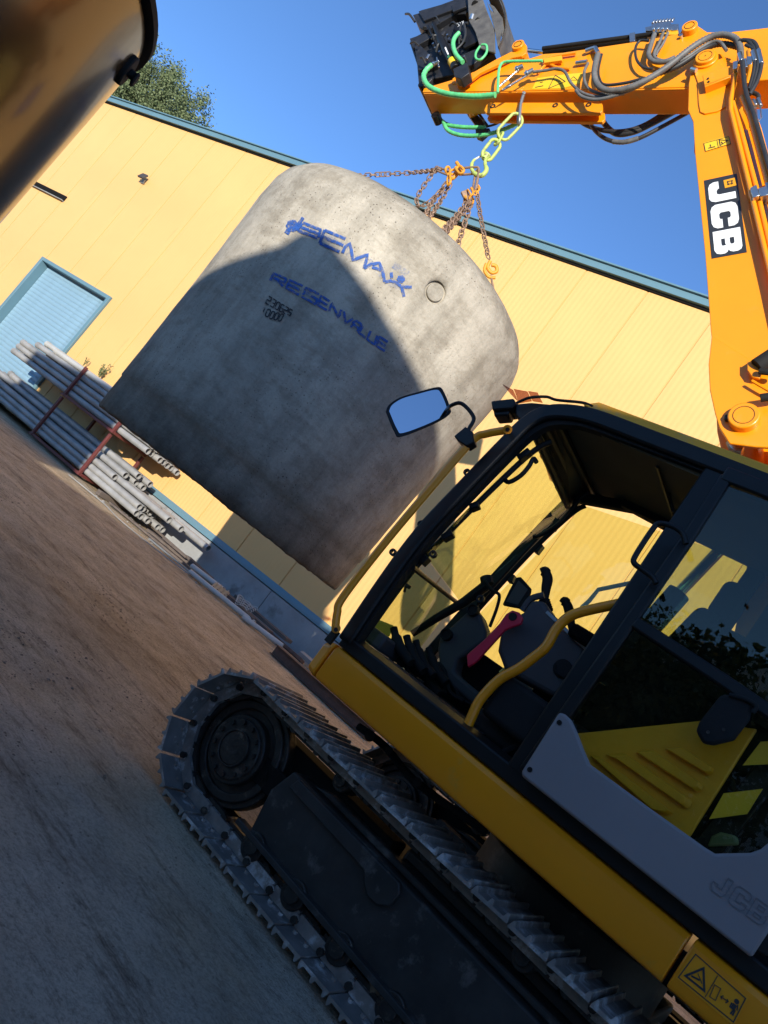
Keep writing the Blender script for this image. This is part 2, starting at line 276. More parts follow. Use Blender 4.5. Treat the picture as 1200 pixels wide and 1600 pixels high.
# ------------------------------------------------------------------ mesh builder
class MB:
    def __init__(s): s.v = []; s.f = []
    def add(s, vs, fs):
        k = len(s.v); s.v += [Vector(a) for a in vs]; s.f += [[k+i for i in f] for f in fs]; return s
    def box(s, c, size, mtx=None):
        c = Vector(c); h = [x/2 for x in size]
        pts = [Vector((sx*h[0], sy*h[1], sz*h[2])) for sx in (-1, 1) for sy in (-1, 1) for sz in (-1, 1)]
        if mtx is not None: pts = [mtx @ p for p in pts]
        return s.add([p+c for p in pts], [[0, 1, 3, 2], [4, 6, 7, 5], [0, 4, 5, 1], [2, 3, 7, 6], [0, 2, 6, 4], [1, 5, 7, 3]])
    def loft(s, a, b):       # two matching rings, capped
        n = len(a); fs = [[i, (i+1) % n, n+(i+1) % n, n+i] for i in range(n)] + [list(range(n))[::-1], list(range(n, 2*n))]
        return s.add(list(a)+list(b), fs)
    def prism(s, pts, off):  # planar outline pushed by a vector
        off = Vector(off); return s.loft(pts, [Vector(p)+off for p in pts])
    def cyl(s, a, b, r, r2=None, n=20, caps=True):
        a, b = Vector(a), Vector(b); r2 = r if r2 is None else r2; d = (b-a).normalized()
        x = d.orthogonal().normalized(); y = d.cross(x); vs = []
        for p, q in ((a, r), (b, r2)): vs += [p+(x*math.cos(t)+y*math.sin(t))*q for t in [2*math.pi*i/n for i in range(n)]]
        fs = [[i, (i+1) % n, n+(i+1) % n, n+i] for i in range(n)]
        if caps: fs += [list(range(n))[::-1], list(range(n, 2*n))]
        return s.add(vs, fs)
    def tube(s, pts, r, n=8, closed=False, corr=0., flat=None):
        pts = [Vector(p) for p in pts]; m = len(pts)
        if m < 2: return s
        up = None; vs = []; rr = r if isinstance(r, (list, tuple)) else [r]*m
        for i, p in enumerate(pts):
            a = pts[(i-1) % m] if (closed or i > 0) else p; b = pts[(i+1) % m] if (closed or i < m-1) else p
            d = (b-a).normalized()
            if up is None: up = d.orthogonal().normalized()
            up = (up-d*up.dot(d)).normalized(); y = d.cross(up)
            q = rr[i]*(1+(corr if i % 2 else -corr))
            for k in range(n):
                t = 2*math.pi*k/n; vs.append(p+(up*math.cos(t)+y*math.sin(t))*q)
        fs = []
        for i in range(m if closed else m-1):
            j = (i+1) % m
            fs += [[i*n+k, i*n+(k+1) % n, j*n+(k+1) % n, j*n+k] for k in range(n)]
        if not closed: fs += [list(range(n))[::-1], list(range((m-1)*n, m*n))]
        return s.add(vs, fs)
    def pipe(s, a, b, ro, ri, n=16):
        a, b = Vector(a), Vector(b); d = (b-a).normalized(); x = d.orthogonal().normalized(); y = d.cross(x); vs = []
        for p, q in ((a, ro), (b, ro), (b, ri), (a, ri)): vs += [p+(x*math.cos(t)+y*math.sin(t))*q for t in [2*math.pi*i/n for i in range(n)]]
        return s.add(vs, [[g*n+i, g*n+(i+1) % n, ((g+1) % 4)*n+(i+1) % n, ((g+1) % 4)*n+i] for g in range(4) for i in range(n)])
    def lathe(s, prof, n=48, c=(0, 0, 0)):
        c = Vector(c); vs = []; m = len(prof)
        for r, z in prof: vs += [c+Vector((r*math.cos(2*math.pi*i/n), r*math.sin(2*math.pi*i/n), z)) for i in range(n)]
        fs = [[j*n+i, j*n+(i+1) % n, (j+1)*n+(i+1) % n, (j+1)*n+i] for j in range(m-1) for i in range(n)]
        fs += [list(range(n))[::-1], list(range((m-1)*n, m*n))]
        return s.add(vs, fs)
    def strip(s, path, w, off, closed=False):   # flat bar along an in-plane path; off = thickness vector
        path = [Vector(p) for p in path]; off = Vector(off); nrm = off.normalized(); m = len(path); ww = w if isinstance(w, (list, tuple)) else [w]*m
        a, b = [], []
        for i, p in enumerate(path):
            q0 = path[(i-1) % m] if (closed or i > 0) else p; q1 = path[(i+1) % m] if (closed or i < m-1) else p
            d0 = (p-q0); d1 = (q1-p)
            d0 = d0.normalized() if d0.length > 1e-6 else d1.normalized(); d1 = d1.normalized() if d1.length > 1e-6 else d0
            d = (d0+d1).normalized(); sd_ = d.cross(nrm); k = 1/max(.5, d.dot(d1))
            a.append(p+sd_*ww[i]/2*k); b.append(p-sd_*ww[i]/2*k)
        vs = a+b+[x+off for x in a]+[x+off for x in b]; fs = []
        for i in range(m if closed else m-1):
            j = (i+1) % m
            fs += [[i, j, m+j, m+i], [2*m+i, 3*m+i, 3*m+j, 2*m+j], [i, 2*m+i, 2*m+j, j], [m+i, m+j, 3*m+j, 3*m+i]]
        if not closed: fs += [[0, m, 3*m, 2*m], [m-1, 3*m-1, 4*m-1, 2*m-1]]
        return s.add(vs, fs)
    def build(s, name, m, parent=None, smooth=True, bevel=0., ang=35, seg=2, loc=None):
        me = bpy.data.meshes.new(name); me.from_pydata([tuple(v) for v in s.v], [], s.f)
        bm = bmesh.new(); bm.from_mesh(me); bmesh.ops.recalc_face_normals(bm, faces=bm.faces); bm.to_mesh(me); bm.free()
        ms = m if isinstance(m, list) else [m]
        for q in ms: me.materials.append(MT[q] if isinstance(q, str) else q)
        if smooth:
            me.shade_smooth(); me.set_sharp_from_angle(angle=R_(ang))
        o = bpy.data.objects.new(name, me); COL.objects.link(o)
        if parent: o.parent = parent
        if loc is not None: o.location = loc
        if bevel > 0:
            md = o.modifiers.new('bevel', 'BEVEL'); md.width = bevel; md.segments = seg; md.limit_method = 'ANGLE'; md.angle_limit = R_(40)
            md.use_clamp_overlap = True
        return o
def tag(o, label=None, cat=None, group=None, kind=None):
    if label: o['label'] = label
    if cat: o['category'] = cat
    if group: o['group'] = group
    if kind: o['kind'] = kind
    return o
def thing(name, label, cat, loc=(0, 0, 0), rz=0, group=None):
    o = bpy.data.objects.new(name, None); o.empty_display_size = .2; COL.objects.link(o); o.location = loc; o.rotation_euler = (0, 0, rz)
    return tag(o, label, cat, group)
def spline(pts, sub=8):       # Catmull-Rom through 3-D points
    pts = [Vector(p) for p in pts]; out = []
    for i in range(len(pts)-1):
        p0 = pts[max(0, i-1)]; p1 = pts[i]; p2 = pts[i+1]; p3 = pts[min(len(pts)-1, i+2)]
        for k in range(sub):
            t = k/sub; out.append(.5*((2*p1)+(p2-p0)*t+(2*p0-5*p1+4*p2-p3)*t*t+(3*p1-p0-3*p2+p3)*t**3))
    out.append(pts[-1]); return out
def resample(pts, step):
    out = [pts[0]]; acc = 0
    for a, b in zip(pts, pts[1:]):
        L = (b-a).length; t = step-acc
        while t <= L: out.append(a.lerp(b, t/L)); t += step
        acc = (acc+L) % step if L else acc
    return out
def rot_frame(d, up=Vector((0, 0, 1))):
    d = d.normalized(); s_ = d.cross(up)
    s_ = s_.normalized() if s_.length > 1e-5 else Vector((1, 0, 0)); u = s_.cross(d); return Matrix((d, s_, u)).transposed()

# ================================================================== SETTING
g = MB(); NX = 150
gx = [-30+i for i in range(22)]+[-8+i*.07 for i in range(172)]+[4.04+i*.866 for i in range(1, 31)]; gx[-1] = 30.; gy = [-8+i for i in range(8)]+[.3+i*.07 for i in range(200)]+[14.3+i*.59 for i in range(1, 31)]; gy[-1] = 32.
def hz(x, y): return 0.
vs = []
from mathutils import noise as mn
for yy in gy:
    for xx in gx:
        edge = 1 if (-28 < xx < 28 and -6 < yy < 30) else 0
        n_ = (xx*ND.x+yy*ND.y)
        h = (.012*mn.noise(Vector((xx*.6, yy*.6, 0)))+.006*mn.noise(Vector((xx*2.1, yy*2.1, 3)))) * edge - .012
        if -8 < xx < 4.1 and .2 < yy < 14.4:
            wd_ = xx*WD.x+yy*WD.y
            h += (.006*mn.noise(Vector((xx*5, yy*5, 7)))+.004*mn.noise(Vector((xx*12, yy*12, 2))))*1.0
            for nc, wv_ in ((5.0, .34), (6.9, .34), (7.7, .22), (3.2, .3)):            # crawler and tyre prints along the yard
                dn = n_-nc-.15*mn.noise(Vector((wd_*.35, nc, 0)))
                if abs(dn) < wv_: h += -.010*(1-(dn/wv_)**2)+.007*max(0, math.sin(wd_*2*math.pi/.19+abs(dn)*9))*max(0, mn.noise(Vector((wd_*.5, nc*3, 5)))+.25)
                elif abs(dn) < wv_+.1: h += .010*(1-(abs(dn)-wv_)/.1)
        if n_ > 9.5: h += .05*max(0, min(1, (n_-9.5)/2.3))*edge
        vs.append((xx, yy, h if edge else -.012))
n0 = len(gx)
fs = [[j*n0+i, j*n0+i+1, (j+1)*n0+i+1, (j+1)*n0+i] for j in range(len(gy)-1) for i in range(n0-1)]
g.add(vs, fs)
for (x0, x1, y0, y1) in ((-900, -30, -900, 900), (30, 900, -900, 900), (-30, 30, -900, -8), (-30, 30, 32, 900)):
    g.add([(x0, y0, -.012), (x1, y0, -.012), (x1, y1, -.012), (x0, y1, -.012)], [[0, 1, 2, 3]])
ground = g.build('ground', 'ground', ang=80); tag(ground, kind='structure')

# ------------------------------------------------------------------ warehouse
WROT = math.atan2(-WD.y, -WD.x)         # local x runs to the right along the wall, local y into the building
wh = thing('warehouse', 'long cream clad warehouse with blue roof trim and grey concrete plinth', 'building', wv(10, DW, 0), WROT)
def wl(wd, n, z): return Vector((10-wd, n-DW, z))      # wall coords -> warehouse local
EAVE, STRIP = 9.07, .66
p0 = 4.37-1.3*8; seams = [p0+1.3*i for i in range(33)]
pm = {}
DOOR = (17.79, 21.39, 3.88)
def panel_mesh(w_, h_):
    key = (round(w_, 3), round(h_, 3))
    if key not in pm:
        b = MB(); e = .012
        b.loft([(-w_/2, .0, 0), (w_/2, .0, 0), (w_/2, .0, h_), (-w_/2, .0, h_)][::1], [(-w_/2, .08, 0), (w_/2, .08, 0), (w_/2, .08, h_), (-w_/2, .08, h_)])
        me = bpy.data.meshes.new('wall_panel'); me.from_pydata([tuple(v) for v in b.v], [], b.f)
        bm = bmesh.new(); bm.from_mesh(me); bmesh.ops.recalc_face_normals(bm, faces=bm.faces)
        ed = [x for x in bm.edges if abs(x.verts[0].co.y) < 1e-6 and abs(x.verts[1].co.y) < 1e-6 and abs(x.verts[0].co.x-x.verts[1].co.x) < 1e-6]
        bmesh.ops.bevel(bm, geom=ed, offset=e, segments=2, affect='EDGES'); bm.to_mesh(me); bm.free()
        me.materials.append(MT['cladding']); pm[key] = me
    return pm[key]
for a, b_ in zip(seams, seams[1:]):
    segs = [(a, b_, STRIP+.10, EAVE)]
    if b_ > DOOR[0] and a < DOOR[1]:
        segs = []
        if a < DOOR[0]: segs.append((a, DOOR[0], STRIP+.10, DOOR[2]))
        if b_ > DOOR[1]: segs.append((DOOR[1], b_, STRIP+.10, DOOR[2]))
        segs.append((a, b_, DOOR[2], EAVE))
    for (s0, s1, za, zb) in segs:
        if s1-s0 < .05: continue
        o = bpy.data.objects.new('wall_panel', panel_mesh(s1-s0-.006, zb-za)); COL.objects.link(o); o.parent = wh
        o.location = wl((s0+s1)/2, DW, za)
WA, WB = seams[0], seams[-1]
b = MB()
b.box(wl((WA+DOOR[0])/2, DW+.13, 4.5), (DOOR[0]-WA, .08, 8.9)); b.box(wl((WB+DOOR[1])/2, DW+.13, 4.5), (WB-DOOR[1], .08, 8.9))
b.box(wl((DOOR[0]+DOOR[1])/2, DW+.13, (DOOR[2]+8.95)/2), (DOOR[1]-DOOR[0]-.004, .08, 8.95-DOOR[2])); b.build('wall_core', 'dark', wh)
b = MB(); b.box(wl((WA+WB)/2, DW-.03, EAVE+.09), (WB-WA, .14, .14)); b.box(wl((WA+WB)/2, DW+.1, EAVE+.175), (WB-WA+.1, .5, .03)); b.build('roof_flashing', 'blue', wh)
b = MB(); b.box(wl((WA+WB)/2, DW-.004, EAVE-.005), (WB-WA, .05, .045)); b.build('eave_strip', 'dark', wh)  # thin dark strip along the wall top, below the flashing
b = MB(); b.box(wl((WA+WB)/2, DW+9.3, EAVE+.1), (WB-WA, 18, .12)); b.build('roof', 'blue', wh)
b = MB(); b.box(wl(WA, DW+9.3, 4.6), (.12, 18, 9)); b.box(wl(WB, DW+9.3, 4.6), (.12, 18, 9)); b.build('end_wall', 'cladding', wh)
for (a, b_) in ((WA, DOOR[0]), (DOOR[1], WB)):
    q = MB(); q.add([wl(a, DW-.07, STRIP-.02), wl(b_, DW-.07, STRIP-.02), wl(b_, DW-.07, STRIP+.03), wl(a, DW-.07, STRIP+.03), wl(a, DW+.0, STRIP+.115), wl(b_, DW+.0, STRIP+.115), wl(a, DW+.06, STRIP-.02), wl(b_, DW+.06, STRIP-.02), wl(a, DW+.06, STRIP+.115), wl(b_, DW+.06, STRIP+.115)],
        [[0, 1, 2, 3], [3, 2, 5, 4], [4, 5, 9, 8], [0, 6, 7, 1], [6, 8, 9, 7], [0, 3, 4, 8, 6], [1, 7, 9, 5, 2]]); q.build('base_flashing', 'blue', wh)
xs = [WA]+[5.1+3.2*i for i in range(-3, 10)]
xs = sorted([x for x in xs if WA <= x < DOOR[0]-.4])+[DOOR[0]]
for a, b_ in zip(xs, xs[1:]):
    q = MB(); q.box(wl((a+b_)/2, DW+.05, .26), (b_-a-.014, .20, .72)); q.build('plinth_block', 'plinth', wh, bevel=.008)
q = MB(); q.box(wl((DOOR[1]+WB)/2, DW+.05, .26), (WB-DOOR[1], .20, .72)); q.build('plinth_block', 'plinth', wh, bevel=.008)
# roller door
q = MB(); dw_ = DOOR[1]-DOOR[0]
for sx, wd in ((0, DOOR[0]+.06), (1, DOOR[1]-.06)): q.box(wl(wd, DW+.10, DOOR[2]/2), (.12, .32, DOOR[2]))
q.box(wl((DOOR[0]+DOOR[1])/2, DW+.10, DOOR[2]-.05), (dw_-.245, .32, .10))
dr = q.build('shutter_door', 'blue', wh, bevel=.006)
sm = MB(); sm.loft([(-dw_/2+.13, 0, 0), (-dw_/2+.13, -.008, .012), (-dw_/2+.13, -.008, .108), (-dw_/2+.13, 0, .12), (-dw_/2+.13, .02, .12), (-dw_/2+.13, .02, 0)],
                   [(dw_/2-.13, 0, 0), (dw_/2-.13, -.008, .012), (dw_/2-.13, -.008, .108), (dw_/2-.13, 0, .12), (dw_/2-.13, .02, .12), (dw_/2-.13, .02, 0)])
s0 = sm.build('slat', 'shutter', dr, loc=wl((DOOR[0]+DOOR[1])/2, DW+.2, .0))
for i in range(1, 32):
    s1 = s0.copy(); COL.objects.link(s1); s1.location = wl((DOOR[0]+DOOR[1])/2, DW+.2, .121*i)
# dark slot vent in the wall
q = MB(); q.box(wl(23.4, DW-.02, 5.69), (1.85, .05, .17)); vt = q.build('slot_vent', 'dark', wh, bevel=.01)
q = MB(); q.box(wl(23.4, DW-.045, 5.60), (1.87, .10, .02)); q.build('sill', 'plinth', vt)

# floodlight on the wall
fl = thing('floodlight', 'small square floodlight mounted high on the cream warehouse wall', 'light', wv(20.0, DW-.03, 7.15), WROT)
q = MB(); q.box((0, -.02, .0), (.10, .04, .14)); q.strip([Vector((-.12, -.10, -.02)), Vector((-.12, -.02, -.10)), Vector((.12, -.02, -.10)), Vector((.12, -.10, -.02))], .02, (0, 0, .02)); q.build('bracket', 'silver', fl)
mx = Matrix.Rotation(R_(-25), 3, 'X')
q = MB(); q.box((0, -.17, .10), (.34, .07, .26), mx); hd = q.build('lamp_head', 'plastic', fl, bevel=.01)
q = MB(); q.box((0, -.207, .083), (.27, .012, .19), mx); q.build('lamp_glass', 'silver', hd); fl.scale = (.72, .72, .72)

# weeds behind the pipes
def weed(loc, label, n=70, s=.5):
    t = thing('weed', label, 'plant', loc)
    q = MB(); rnd = random.Random(n); st = MB()
    for k in range(7):
        a = rnd.uniform(0, 6.28); tip = Vector((math.cos(a)*.2*s, math.sin(a)*.2*s, s*rnd.uniform(.6, 1))); st.tube([Vector((0, 0, 0)), tip*.5+Vector((0, 0, .05)), tip], .004, 4)
        for i in range(n//7):
            p = tip*rnd.uniform(.3, 1); d = Vector((rnd.uniform(-1, 1), rnd.uniform(-1, 1), rnd.uniform(-.3, .8))).normalized()*.10*s; sd_ = d.orthogonal()*.35
            q.add([p, p+d*.5+sd_, p+d, p+d*.5-sd_], [[0, 1, 2, 3]])
    q.build('foliage', 'leaf', t, smooth=False); st.build('stem', 'leaf', t)
weed(wv(16.0, 11.85, 1.95), 'little green weed on the wall foot above the pipe stack', 90, .5)
weed(wv(16.75, 11.85, 2.0), 'tiniest weed tuft left of the other weed above the pipes', 35, .28)

# ------------------------------------------------------------------ tree behind the roof
def tree(name, label, base, crown, n_leaf, ls, seed=3, trunk_r=.3, mesh_m='leaf'):
    t = thing(name, label, 'tree', base); rnd = random.Random(seed); cz = max(c[2]+c[3] for c in crown)
    q = MB(); q.tube(spline([Vector((0, 0, 0)), Vector((.15, .1, cz*.4)), Vector((0, 0, cz*.75))], 4), [trunk_r*(1-.08*i) for i in range(9)], 8)
    for c in crown:
        q.tube(spline([Vector((0, 0, max(.5, c[2]-c[3]*2.2))), Vector((c[0]*.45, c[1]*.45, c[2]-c[3]*1.1)), Vector((c[0]*.9, c[1]*.9, c[2]-.2*c[3]))], 4), [trunk_r*.35*(1-.09*i) for i in range(9)], 6)
    q.build('trunk', 'bark', t)
    vs, fs = [], []
    tot = sum(c[3]**2 for c in crown)
    for c in crown:
        cc = Vector(c[:3]); r = c[3]
        tufts = [(lambda d: cc+Vector((d.x, d.y, d.z*1.15))*r*rnd.uniform(.55, 1.05))(Vector((rnd.gauss(0, 1), rnd.gauss(0, 1), rnd.gauss(0, 1))).normalized()) for _ in range(int(26*r*r)+14)]
        per = int(n_leaf*r*r/tot/len(tufts))+1
        for tc_ in tufts:
            out = (tc_-cc).normalized(); tr_ = rnd.uniform(.18, .42)
            for _ in range(per):
                d = Vector((rnd.gauss(0, 1), rnd.gauss(0, 1), rnd.gauss(0, 1.3)))*tr_*.55
                p = tc_+d+out*rnd.uniform(0, .25); a = Vector((rnd.uniform(-1, 1), rnd.uniform(-1, 1), rnd.uniform(-1.2, .4))).normalized()*ls*rnd.uniform(.6, 1.3); b2 = a.orthogonal().normalized()*ls*.28
                b2.rotate(Matrix.Rotation(rnd.uniform(0, 6.28), 3, a.normalized()))
                k = len(vs); vs += [p, p+a*.5+b2, p+a, p+a*.5-b2]; fs.append([k, k+1, k+2, k+3])
    q = MB(); q.v = vs; q.f = fs; q.build('crown', mesh_m, t, smooth=False)
    return t
tb = wv(30.5, 17, 0)
def tl(wd, z, r, n=17.): q = wv(wd, n, z)-tb; return (q.x, q.y, z, r)
tree('birch_tree', 'grey green tree rising behind the blue roof edge at the left', tb,
     [tl(28.9, 12.6, .95), tl(30.2, 12.9, 1.1), tl(31.7, 13.3, 1.2), tl(33.3, 13.8, 1.25), tl(34.8, 12.9, 1.5), tl(28.5, 11.5, 1.0), tl(29.8, 11.3, 1.4), tl(31.5, 11.6, 1.7), tl(33.4, 12.0, 1.8), tl(36, 12, 1.8), tl(29, 10, 1.4), tl(31.5, 9.8, 2.0), tl(35, 10.2, 2.2)], 120000, .11, 5)

# ------------------------------------------------------------------ unseen blocks added behind the camera, outlines shaped to shade the yard
YB = -14.0
def qh(q_): return q_ - math.tan(R_(SUN_EL))*YB
def px_(p, y=5.6): return p-(y-YB)*math.tan(R_(SUN_TRAVEL))
def occluder(name, label, pts, depth):  # unseen light blocker, its outline sets the cast shadow
    t = thing(name, label, 'building', (pts[0][0], YB, 0))
    q = MB(); o0 = Vector((pts[0][0], 0, 0)); q.prism([Vector((x, 0, z))-o0 for x, z in pts], (0, -depth, 0)); wo_ = q.build('wall', 'render', t, smooth=False)
    q = MB()
    xs_ = [p[0] for p in pts]; x = min(xs_)+.8
    while x < max(xs_)-1.6:
        q.box(Vector((x+.5, .012, 1.7))-o0, (1.0, .02, 1.1)); x += 2.6
    if q.v: q.build('window', 'dark', t)
tqf = lambda p, q_: (px_(p), qh(q_))
occluder('right_occluder', 'low flat topped unseen block behind the camera on the right, added to shade the cab', [(px_(.32), 0), tqf(.32, 3.78), tqf(16, 3.78), (px_(16), 0)], 7)
occluder('tank_occluder', 'round topped unseen block behind the camera, shaped to shade the tank', [(px_(-2.42), 0), tqf(-2.42, 3.9), tqf(-2.2, 4.08), tqf(-1.93, 4.25), tqf(-1.78, 4.36), tqf(-1.70, 4.52), tqf(-1.52, 4.57), tqf(-1.35, 4.50), tqf(-.81, 4.33), tqf(-.45, 4.24), tqf(-.1, 4.18), tqf(.16, 4.10), tqf(.30, 3.80), (px_(.30), 0)], 7)
occluder('low_occluder', 'low unseen block behind the camera on the left, added to shade the ground', [(px_(-5.65), 0), tqf(-5.65, 3.12), tqf(-2.44, 3.12), (px_(-2.44), 0)], 7)
occluder('left_occluder', 'tall unseen block behind the camera at far left, added to shade the pipes', [(px_(-60), 0), tqf(-60, 4.75), tqf(-8.9, 4.75), tqf(-8.88, 5.66), tqf(-5.67, 5.66), (px_(-5.67), 0)], 7)

for k, (x_, y_, h_, lab) in enumerate(((-9.5, -6.2, 5.2, 'leafy tree behind the camera nearest the yard'), (-13.5, -7.6, 5.6, 'leafy tree behind the camera in the middle of three'), (-18, -9, 6.0, 'leafy tree behind the camera furthest away'))):
    tree('leafy_tree', lab, (x_, y_, 0), [(0, 0, h_-1.6, 1.5), (-1.2, .3, h_-2.4, 1.3), (1.2, -.2, h_-2.3, 1.4), (.3, .5, h_-3.4, 1.5)], 14000, .20, 30+k, .16)

# ------------------------------------------------------------------ glossy vessel, very close at the left
vc = Vector((math.sin(R_(-50.15)), math.cos(R_(-50.15)), 0))*3.24
vz = thing('storage_vessel', 'large glossy brown steel vessel with black rimmed top at close left', 'tank', vc)
q = MB(); q.lathe([(.97, 0), (1.0, .03), (1.0, 2.40), (.995, 2.45), (.9, 2.49), (0.3, 2.60)], 96); q.build('shell', 'vessel', vz, ang=50)
q = MB(); q.lathe([(1.002, 2.462), (1.018, 2.466), (1.018, 2.488), (1.008, 2.498), (.93, 2.51)], 96); q.build('rim', 'rubber', vz)
da = math.atan2(ND.y, ND.x)
for an in (R_(-50+68+40),):
    pass
q = MB(); dirv = Vector((math.cos(R_(22)), math.sin(R_(22)), 0)); c0 = dirv*1.01
q.cyl(c0-dirv*.02+Vector((0, 0, 2.35)), c0+dirv*.004+Vector((0, 0, 2.35)), .055, n=24); q.cyl(c0+Vector((0, 0, 2.35)), c0+dirv*.03+Vector((0, 0, 2.35)), .016, n=12); q.cyl(c0+dirv*.022+Vector((0, 0, 2.345)), c0+dirv*.034+Vector((0, 0, 2.345)), .026, n=20); q.build('clamp', 'rubber', vz, bevel=.006)

# ================================================================== CONCRETE TANK
ZB, ZT = 1.40, 4.08
prof = [(.02, 0), (1.245, 0), (1.255, .012), (1.262, .30), (1.272, .312), (1.29, .8), (1.34, 1.9), (1.362, 2.2), (1.362, 2.36), (1.34, 2.45), (1.28, 2.54), (1.18, 2.61), (1.05, 2.655), (.90, 2.69), (.5, 2.72), (.02, 2.73)]
tk = thing('concrete_tank', 'huge round grey precast concrete tank with blue graffiti hanging on chains', 'tank', (T.x, T.y, ZB)); TILT = R_(1.4); tk.rotation_euler = (0, TILT, 0)
q = MB()
pr2 = []
for (r0, z0), (r1, z1) in zip(prof, prof[1:]):
    n_ = max(1, int(math.hypot(r1-r0, z1-z0)/.07)); pr2 += [(r0+(r1-r0)*i/n_, z0+(z1-z0)*i/n_) for i in range(n_)]
pr2.append(prof[-1]); q.lathe(pr2, 200)
for v in q.v:                                             # hand-cast unevenness
    rr = math.hypot(v.x, v.y)
    if rr > .3:
        k = .010*mn.noise(v*1.3)+.004*mn.noise(v*6)
        if v.z < .03: v.z += .022*max(-.2, mn.noise(Vector((v.x*5, v.y*5, 4)))) + .012*mn.noise(Vector((v.x*16, v.y*16, 9)))
        v.x *= 1+k/rr; v.y *= 1+k/rr; v.z += .006*mn.noise(v*2.2)
shell = q.build('shell', 'concrete', tk, ang=60)
def tank_r(z):
    for (r0, z0), (r1, z1) in zip(prof[1:], prof[2:]):
        if z0 <= z <= z1: return r0+(r1-r0)*(z-z0)/(z1-z0)
    return 1.3
def ontank(px, py, off=.004):
    rm = Matrix.Rotation(-TILT, 3, 'Y'); r = rm @ ray(px, py); cl_ = rm @ (CAMP-Vector((T.x, T.y, ZB))); r2 = Vector((r.x, r.y)); c2 = Vector((cl_.x, cl_.y)); z = 1.5
    for _ in range(12):
        R0 = tank_r(z)+off; a = r2.dot(r2); b2 = 2*r2.dot(c2); c = c2.dot(c2)-R0*R0; di = max(0, b2*b2-4*a*c)
        t = (-b2-math.sqrt(di))/(2*a); z = (cl_+r*t).z
    p = cl_+r*t
    k = .010*mn.noise(p*1.3)+.004*mn.noise(p*6); n2 = Vector((p.x, p.y, 0)).normalized(); return p+n2*(k+.002)
# knock-out: cut a shallow round recess
kc = ontank(680, 457, 0); kn = Vector((kc.x, kc.y, 0)).normalized()
cb = MB(); cb.cyl(kc-kn*.022, kc+kn*.2, .083, n=40); cut = cb.build('cutter', 'concrete', tk)
md = shell.modifiers.new('recess', 'BOOLEAN'); md.object = cut; md.operation = 'DIFFERENCE'; md.solver = 'EXACT'
bpy.context.view_layer.update()
dg = bpy.context.evaluated_depsgraph_get(); nm = bpy.data.meshes.new_from_object(shell.evaluated_get(dg)); shell.modifiers.clear(); shell.data = nm; nm.name = 'shell'
bpy.data.objects.remove(cut)
q = MB(); q.cyl(kc-kn*.03, kc-kn*.002, .066, n=40); q.build('knockout_plug', 'concrete', tk, bevel=.006)
# strokes painted on the curved surface
def paint(mb, path, wpx, sub=5):
    P2 = []
    for (a, b2), (c, d) in zip(path, path[1:]):
        n_ = max(1, int(math.hypot(c-a, d-b2)/4)); P2 += [(a+(c-a)*i/n_, b2+(d-b2)*i/n_) for i in range(n_)]
    P2.append(path[-1]); m = len(P2); vs_ = []
    for i, (a, b2) in enumerate(P2):
        q0 = P2[max(0, i-1)]; q1 = P2[min(m-1, i+1)]; dx, dy = q1[0]-q0[0], q1[1]-q0[1]; L = math.hypot(dx, dy) or 1; nx_, ny_ = -dy/L*wpx/2, dx/L*wpx/2
        vs_ += [(a+nx_, b2+ny_), (a-nx_, b2-ny_)]
    e = (0.5*wpx*.7)
    mb.add([ontank(a, b2, mb.off) for a, b2 in vs_], [[2*i, 2*i+1, 2*i+3, 2*i+2] for i in range(m-1)]); mb.off += .00004
def blob(mb, c, r, n=18):
    mb.add([ontank(c[0]+math.cos(6.283*i/n)*r*(1+.12*math.sin(i*2.3)), c[1]+math.sin(6.283*i/n)*r*(1+.1*math.cos(i*1.7)), mb.off) for i in range(n)], [list(range(n))]); mb.off += .00004
def G(pts): return [(400+a*.23333, 280+b*.23333) for a, b in pts]
mbx = MB(); mbx.off = .005
blob(mbx, G([(248, 318)])[0], 9.5); paint(mbx, G([(225, 345), (208, 372)]), 8); paint(mbx, G([(320, 262), (268, 335)]), 5)
for st in ([(318, 298), (440, 345)], [(300, 325), (425, 372)], [(285, 350), (415, 398)], [(312, 296), (280, 352)], [(436, 340), (420, 395)],
           [(462, 345), (600, 402)], [(446, 388), (585, 445)], [(430, 432), (560, 488)], [(462, 342), (428, 434)],
           [(578, 498), (600, 455), (628, 432), (640, 480), (648, 545), (690, 528), (748, 505), (738, 550), (722, 600)],
           [(722, 600), (770, 572), (826, 562), (848, 620), (860, 690)], [(778, 590), (838, 612)],
           [(904, 625), (908, 665)], [(860, 690), (905, 682), (942, 696), (975, 722), (1042, 724)], [(975, 722), (990, 788)]):
    paint(mbx, G(st), 4.8)
blob(mbx, G([(970, 670)])[0], 6.2); mbx.build('graffiti_logo', 'spray', tk, smooth=False)
mbl = MB(); mbl.off = .003
for st in ([(225, 320), (262, 330)], [(300, 325), (430, 375)], [(440, 380), (590, 440)], [(600, 470), (650, 530), (740, 540), (790, 580), (850, 650)], [(920, 575), (1015, 640)], [(890, 690), (1000, 730)]): paint(mbl, G(st), 11)
mbl.build('overspray', 'spray_l', tk, smooth=False)
